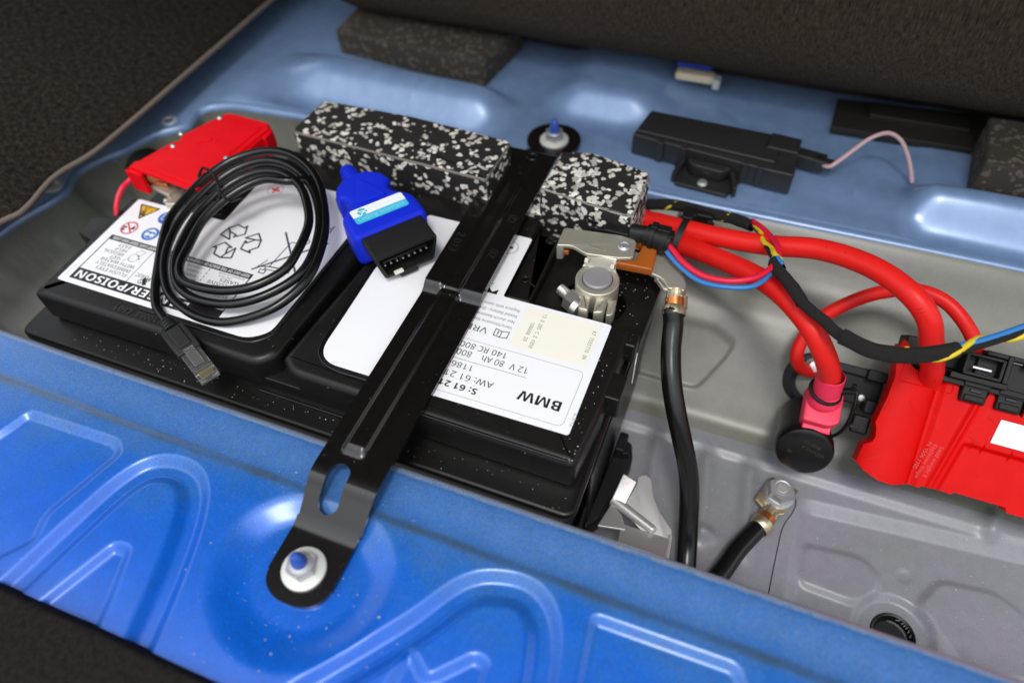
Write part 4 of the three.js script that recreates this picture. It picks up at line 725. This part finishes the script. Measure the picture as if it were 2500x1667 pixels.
/* ---------------------------------------------------------------- taped wiring loom */
{
  const t = thing('wiring_loom', 'black cloth taped wiring loom with yellow and blue strands running to the right edge', 'wires', [410, 14, -95]);
  const loomBump = dataTex(256, 256, (i, j) => { const v = 128 + 70 * Math.sin((i + j) * .8) * Math.sin((i - j) * .8) + 60 * (rnd() - .5); return [v, v, v]; }, { srgb: false, repeat: [8, 8] });
  const tape = std({ color: 0x1e1b19, roughness: .9, bumpMap: loomBump, bumpScale: .0004 });
  const taped = (pts, r, seedN) => { const g = tube(pts, r, { radial: 14 })[0], p = g.attributes.position; g.computeVertexNormals(); const n = g.attributes.normal; for (let i = 0; i < p.count; i++) { const k = .42 * r * .4 * (fbm(p.getX(i) / 4, p.getZ(i) / 4 + seedN, p.getY(i) / 4)) ; p.setXYZ(i, p.getX(i) + n.getX(i) * k, p.getY(i) + n.getY(i) * k, p.getZ(i) + n.getZ(i) * k); } g.computeVertexNormals(); return g; };
  const main = [[361, 13.4, -132], [363, 14.6, -127], [369, 16, -119], [377, 16, -108], [387, 15.4, -101], [396, 14.4, -95], [410, 14, -91.4], [422, 15, -92], [430, 16, -94.5], [444, 15, -103], [458, 14, -114], [472, 14, -126], [490, 14, -142]];
  part(t, 'tape', [taped(main.slice(0, 4), 3.0, 1), taped(main.slice(2, 7), 2.7, 2), taped(main.slice(5, 10), 3.7, 3), taped(main.slice(8), 2.4, 4), taped([[361.4, 13, -134], [363.5, 14, -128]], 3.4, 5)], tape);
  const back = [[262, -15, -178], [279, -14, -183], [302, -13, -189], [322, -11, -186], [336, -8, -182.4], [347, -4, -175.5], [353, 3, -160], [358, 10, -143], [361, 13, -134]];
  part(t, 'tape', [taped(back.slice(0, 6), 3.3, 7)], tape);
  part(t, 'strand', tube(back.slice(4), 1.5, { radial: 8 }), M.rubber);
  const wind = (pts, r, turns, ph, a, b, n = 60) => { const c = new THREE.CatmullRomCurve3(pts.map(V), false, 'centripetal'), o = []; for (let i = 0; i <= n; i++) { const u = a + (b - a) * i / n, p = c.getPoint(u), w = ph + u * turns * Math.PI * 2; o.push([p.x + r * .3 * Math.cos(w), p.y + r * Math.sin(w) * .9, p.z + r * Math.cos(w)]); } return o; };
  // the yellow wire shows in short lengths between the windings of tape
  part(t, 'yellow_wire', [tube(wind(back, 2.2, 9, 0, .02, .58, 120), 1.35, { radial: 8 }), tube([[348, -2, -174], [351.6, 2, -165], [354, 6, -154], [358.6, 10.5, -145], [360, 14, -138], [363, 16, -133]], 1.4, { radial: 8 }), tube(wind(main, 1.6, 3, 1, .46, .58, 40), 1.2, { radial: 8 }), tube(wind(main, 2.7, 5, 2.5, .60, 1, 90), 1.45, { radial: 8 })], M.yellowWire, { label: 'yellow insulated wire' });
  part(t, 'blue_wire', [tube(wind(main, 1.9, 2.2, 2.6, .43, .58, 40), 1.25, { radial: 8 }), tube(main.slice(8).map(([x, y, z], i) => [x, y + 1.9, z - 1.2 + (i ? .4 : 1.2)]), 1.45, { radial: 8 }), tube([[360, 13, -136], [362, 16, -133.5], [364, 16.4, -130]], 1.2, { radial: 8 })], M.blueWire, { label: 'blue insulated wire' });
  cable('sensor_wire', 'thin crimson wire looping from the taped loom to the terminal sensor', 'wire', [[346, -3, -178], [350, 1, -171], [356, 6, -160], [361, 12, -145.5], [362, 14, -135.5], [359, 15, -125], [352, 16, -115.5], [342, 15, -111.4], [329, 13, -113], [318, 13, -119], [312, 13, -125], [306, 13, -130]], 1.55, M.redWire, { radial: 10 });
  cable('sensor_wire', 'thin blue wire beside the crimson one at the terminal sensor', 'wire', [[362, 15, -132], [361, 12.6, -128], [358.6, 13.4, -120], [353, 13.6, -112.6], [342, 12.6, -109.4], [329, 10.6, -111], [318, 10.4, -117.4], [310, 11, -124], [305, 11.5, -130]], 1.25, M.blueWire, { radial: 10 });
}

/* ---------------------------------------------------------------- red power box on the right */
{
  const t = thing('power_box', 'large bright red plastic distribution box with black frame at the right edge', 'fuse box', [470, -60, -110]);
  const P = (x, s, n) => [x, -35 + n * .76 - s * .65, -123 + n * .65 + s * .76];
  const top = (x) => { let s = linear([[430, -16], [433, -19], [436, -16.5], [438, -8], [440, -6.5], [447, -3], [455, -3.2], [460, -6.2], [463.6, -5.6], [464.4, -4], [465, 3.4], [477, 3.8], [478.6, -5], [479.4, -6.2], [483, -6], [483.8, -4], [482.8, 4], [495, 5], [496, -6], [540, -6]].sort((a, b) => a[0] - b[0]), x); return s; };
  const bot = (x) => linear([[428.6, 48], [433, 51.4], [440, 54], [447, 54.4], [454, 52.4], [461, 52.4], [461.6, 51], [465.6, 51], [466, 50.6], [476, 51.4], [477, 50], [501, 50], [502, 52.4], [540, 53]], x);
  const left = (s) => linear([[-19, 433], [-13, 431.8], [1, 434], [12, 433.4], [26, 431.6], [28, 432.6], [33, 433.6], [36, 432.6], [38.4, 429.6], [48, 428.6], [55, 430]], s);
  const prof = (x, s) => {
    let n = 0;
    const d = (x - 441) / 14; n += d < 1 ? 7.2 * Math.sqrt(Math.max(0, 1 - d * d)) * (x < 441 ? 1 : 1) : 0;             // rounded channel on the left
    if (x > 436 && s < 2 && x < 462) n -= .5;
    n += 1.6 * ss(456, 460, x); const rb = 474 - (s - 4) * .20; n += 1.7 * Math.exp(-(((x - rb) / 1.5) ** 2));           // rib
    n -= 2.2 * ss(0, 3, x - (rb + 3.2)) * ss(23.6, 26, s);                                                                // sunk field
    return n;
  };
  const face = grid(260, 110, (u, v) => { const x0 = 428.6 + 112 * u, s0 = top(x0), s1 = bot(x0), s = s0 + (s1 - s0) * v, x = Math.max(x0, left(s)); return P(x, s, prof(x, s)); });
  const edge = (f, dn) => grid(260, 3, (u, v) => { const x0 = 428.6 + 112 * u, s = f(x0), x = Math.max(x0, left(s)); return P(x, s, prof(x, s) - dn * v); });
  const side = grid(60, 3, (u, v) => { const s = -16 + 64 * u, x = left(s); return P(x, s, prof(x, s) - 12 * v); });
  part(t, 'cover', [face, edge(top, 2.2), edge(bot, 10), side], M.redBox);
  const on = (w, h, d, x, s, n, r = .6) => { const g = box(w, h, d, 0, 0, 0, r); g.rotateX(.708); const p = P(x, s, n); g.translate(...p); return g; };  // h along the normal, d down the slope
  part(t, 'frame', [on(108, 20, 52, 497, 18, -14, 1), on(44, 16, 12, 458, -16, -10, 1), on(60, 10, 16, 498, -12, -1, 1), on(3, 12, 16, 448.6, -16, 2, .6), on(90, 3, 3, 500, -4.6, 3.4, .6), on(26, 10, 3, 470, -7.6, 3, .6), on(60, 8, 2.4, 500, -22, 4, .6), on(2.4, 10, 14, 480.6, -16, 4, .6), on(14, 6, 2.6, 494, -20, 8, .6)], M.plainBlack);
  for (const [x, n] of [[471, 2.8], [487, 2.4]]) {
    const c = part(t, 'latch', [on(11.4, 4, 10, x, -1, n, .9), on(9, 2.4, 3.2, x, 1.6, n + 2, .7), on(12, 3, 3, x, -5.4, n + 1.6, .6)], M.plainBlack);
    part(c, 'catch', on(5, 1, 1.6, x, -2.2, n + 2.3, .3), M.glossBlack);
  }
  const sk = part(t, 'socket', [on(17, 9, 1.6, 470, -19.6, 5, .5), on(17, 9, 1.6, 470, -10, 5.6, .5), on(1.6, 9, 10, 462, -15, 5.4, .5), on(1.6, 9, 10, 478, -15, 5.4, .5), on(16, 2, 10, 470, -15, .6, .4)], M.plainBlack);
  part(sk, 'blade', on(8.6, .6, 1.2, 470.4, -13.6, 6.2, .2), M.zinc);
  part(t, 'sticker', (() => { const q = grid(10, 6, (u, v) => { const s = 8.2 + 12.4 * v; return P(486.6 + 24 * u - 1.6 * v, s, 1.9); }, (u, v) => [u, v]); return q; })(), M.paper, { keepUV: true, label: 'white sticker on the red cover' });
  const mk = (s, x, sl) => { const g = new TextGeometry(s, { font, size: 1.9, depth: .2, curveSegments: 2 }); g.rotateX(-Math.PI / 2); g.rotateY(Math.PI / 2 - .22 + Math.PI); g.rotateX(.708); const p = P(x, sl, 1.6); g.translate(...p); return g; };
  part(t, 'moulded_mark', [mk('FL 1506 1105', 458.6, 28), mk('Explosive limpe', 461.4, 28.5), mk('Lead weight R', 464.4, 29)], std({ color: rgb(.66, .03, .03), roughness: .5 }));
  const b = thing('bracket', 'small black plastic bracket with a screw between the cap and the red box', 'bracket', [430, -72, -126]);
  part(b, 'body', [on(26, 6, 5, 421, 3, -22, 1), on(22, 5, 18, 425, 12, -24, 1), on(8, 10, 8, 432, 20, -18, 1.5), on(9, 4, 10, 428, 30, -10, 1.5), on(5, 2.4, 2.4, 425.4, 32, -9, .5), on(10, 3, 6, 431, 3, -17, .8)], M.plainBlack);
  part(b, 'loop', tube([[414, -44, -112], [419, -42, -112], [421, -50, -106], [420, -62, -100], [416, -68, -98], [411, -68, -97]], 1, { radial: 8 }), M.glossBlack);
  part(b, 'screw', lathe([[0, 1.2], [1.6, 1], [2.3, 0], [0, 0]], P(427, 16.5, -20.6), [0, .76, .65], 20), M.zinc);
}

/* ---------------------------------------------------------------- control module on the shelf */
{
  const t = thing('control_module', 'black plastic control module on the blue shelf with a mounting tab', 'control unit', [312, -20, -247]);
  const h = part(t, 'housing', [slab([[262.6, -238.6, 2], [266.6, -262, 2], [362, -260.4, 2], [362.6, -227, 2], [348, -227.6], [262, -236, 2]], -19.5, -4.6, 1, 1), slab([[263.6, -237.6], [267.4, -260.8], [350, -259.6], [350, -232.6]], -6, -2, .9, 1), slab([[344, -259], [362, -257.6], [361.6, -243], [343, -244]], -6, -.4, .8, 1)], M.module);
  for (const x of [281, 296, 334, 343]) part(h, 'rib', box(4, 14, 3, x, -11, -233.4 + (x - 281) * .075, .5), M.module);
  part(t, 'mounting_tab', [slab([[291, -236], [296, -214.6], [328, -212.6], [334, -230]], -20, -17.4, .6, 1), box(2.4, 7, 16, 295.6, -15, -224, .5, -.2), box(2.4, 7, 16, 329.6, -15, -221, .5, .3), slab([[299, -230], [303, -224, 3], [322, -222.6, 3], [327, -229]], -17, -9, 1, 2)], M.module);
  part(t, 'screw', lathe([[0, 2], [2.2, 1.7], [3.2, .4], [3.2, 0], [0, 0]], [312, -17.2, -218.6]), M.zinc);
  part(t, 'socket', [box(18, 9, 9, 370, -13, -256, 1, -.12), box(11, 5, 6, 378, -11, -253, .8, -.12)], M.module);
  cable('thin_wire', 'thin pale pink wire arching from the black module over the blue shelf', 'wire', [[376, -11.6, -253], [381, -10, -249], [385.5, -7, -252], [392, -1, -257.5], [399, 5, -263], [408, 7, -268.4], [416, 3, -270], [423, -5, -268.5], [428, -13, -266], [431, -19, -263]], 1.25, std({ color: rgb(.62, .40, .40), roughness: .4 }), { radial: 10 });
  const c = thing('plug_connector', 'blue plug on a cream socket in the shadow under the seat', 'connector', [282, -8, -318]);
  part(c, 'blue_plug', [box(24, 5, 8, 282, -3.4, -326, 1, .05), box(8, 3, 4, 278, -.6, -322, .6)], std({ color: rgb(.01, .05, .48), roughness: .4 }));
  part(c, 'cream_socket', [box(27, 6, 9, 284, -10, -321, 2, .03)], std({ color: rgb(.75, .65, .45), roughness: .5 }));
  part(c, 'end_clip', [box(5, 7, 8, 299.6, -10.4, -318, 1)], std({ color: rgb(.5, .52, .5), roughness: .4 }));
  const d = thing('dark_gap_slab', 'near-black slab standing in for the dark opening under the seat at the right', 'trim', [425, -18, -312]);
  part(d, 'body', [slab([[379, -296.6, 1], [379.6, -330], [472, -340], [468, -300]], -19.6, -14, .8, 1), box(60, 4, 16, 430, -13, -322, 1, .04)], std({ color: 0x1a1712, roughness: .7 }));  // the darkness of the opening under the seat, put in as a near-black slab
}
/* ---------------------------------------------------------------- small things in the floor and the flange */
{
  const t = thing('drain_plug', 'black rubber drain plug in the grey floor next to the blue lip', 'plug', [467, -105, -20]);
  const y = floorY(479.5, -19) + .2;
  part(t, 'rim', lathe([[8, -3], [9.4, .2], [10.4, .5], [11, 0], [8, -3]], [466.5, y, -19.5]), M.glossBlack);
  part(t, 'disc', lathe([[0, -5], [8.2, -5], [8.8, -2.4]], [466.5, y, -19.5]), M.rubber);
  const o = thing('flange_hole_plug', 'pale sealed hole in the blue flange, nearest to the battery corner', 'plug', [-82, -20, -86], 0, null);
  part(o, 'disc', lathe([[0, .2], [3, .3], [3.8, 1], [5.4, .6], [6, -.2], [0, -.2]], [-82, -19.9, -85.6]), M.paleZinc);
  const o2 = thing('flange_hole_plug', 'pale sealed hole in the blue flange farther back by the red cover', 'plug', [-55, -20, -170]);
  part(o2, 'disc', lathe([[0, -.8], [3, -.6], [3.8, .6], [4.8, .5], [5.2, -.2], [0, -.9]], [-55, -19.9, -170]), M.paleZinc);
  const h = thing('wall_grommet', 'dark oval rubber cap in the grey side wall below the blue flange', 'grommet', [-60, -34, -135]);
  part(h, 'cap', lathe([[0, 5], [9, 4.4], [13, 2], [14, -3], [0, -3]], [-58, -37, -138], [.85, .45, .25], 32), M.rubber);
}

/* ---------------------------------------------------------------- grit */
{
  seed = 99; const o = [], add = (x, y, z, r) => { const g = new THREE.OctahedronGeometry(r, 0); g.scale(1, .6, .8 + rnd()); g.rotateY(rnd() * 6); g.translate(x, y + r * .3, z); o.push(g); };
  for (let i = 0; i < 90; i++) add(20 + rnd() * 280, -21.9, 4 + rnd() * 9, .14 + rnd() * rnd() * .3);
  for (let i = 0; i < 45; i++) { const x = 130 + rnd() * 30; add(x, -12.9, -6 - rnd() * 120, .12 + rnd() * rnd() * .3); }
  for (let i = 0; i < 25; i++) add(300 - rnd() * 6, .05, -rnd() * 70, .12 + rnd() * .2);
  for (let i = 0; i < 160; i++) { const x = 320 + rnd() * 200, z = -90 + rnd() * 80; add(x, floorY(x, z), z, .15 + rnd() * rnd() * .4); }
  for (let i = 0; i < 120; i++) { const a = rnd() * 6.3, d = 16 + rnd() * 34, x = 212 + d * Math.cos(a), z = 80 + d * Math.sin(a); if (z > 30 && z < 124) add(x, frontY(x, z), z, .1 + rnd() * rnd() * .35); }
  for (let i = 0; i < 30; i++) add(286 + rnd() * 20, -10.4, -90 - rnd() * 40, .12 + rnd() * .25);
  const t = thing('dust_grains', 'pale grit and dust grains scattered over the battery flange and the metal', 'grit', [200, -20, 0]);
  t.userData.kind = 'stuff';
  part(t, 'grains', o, std({ color: rgb(.50, .46, .40), roughness: .9 }), { kind: 'stuff' });
}


renderer.render(scene, camera);
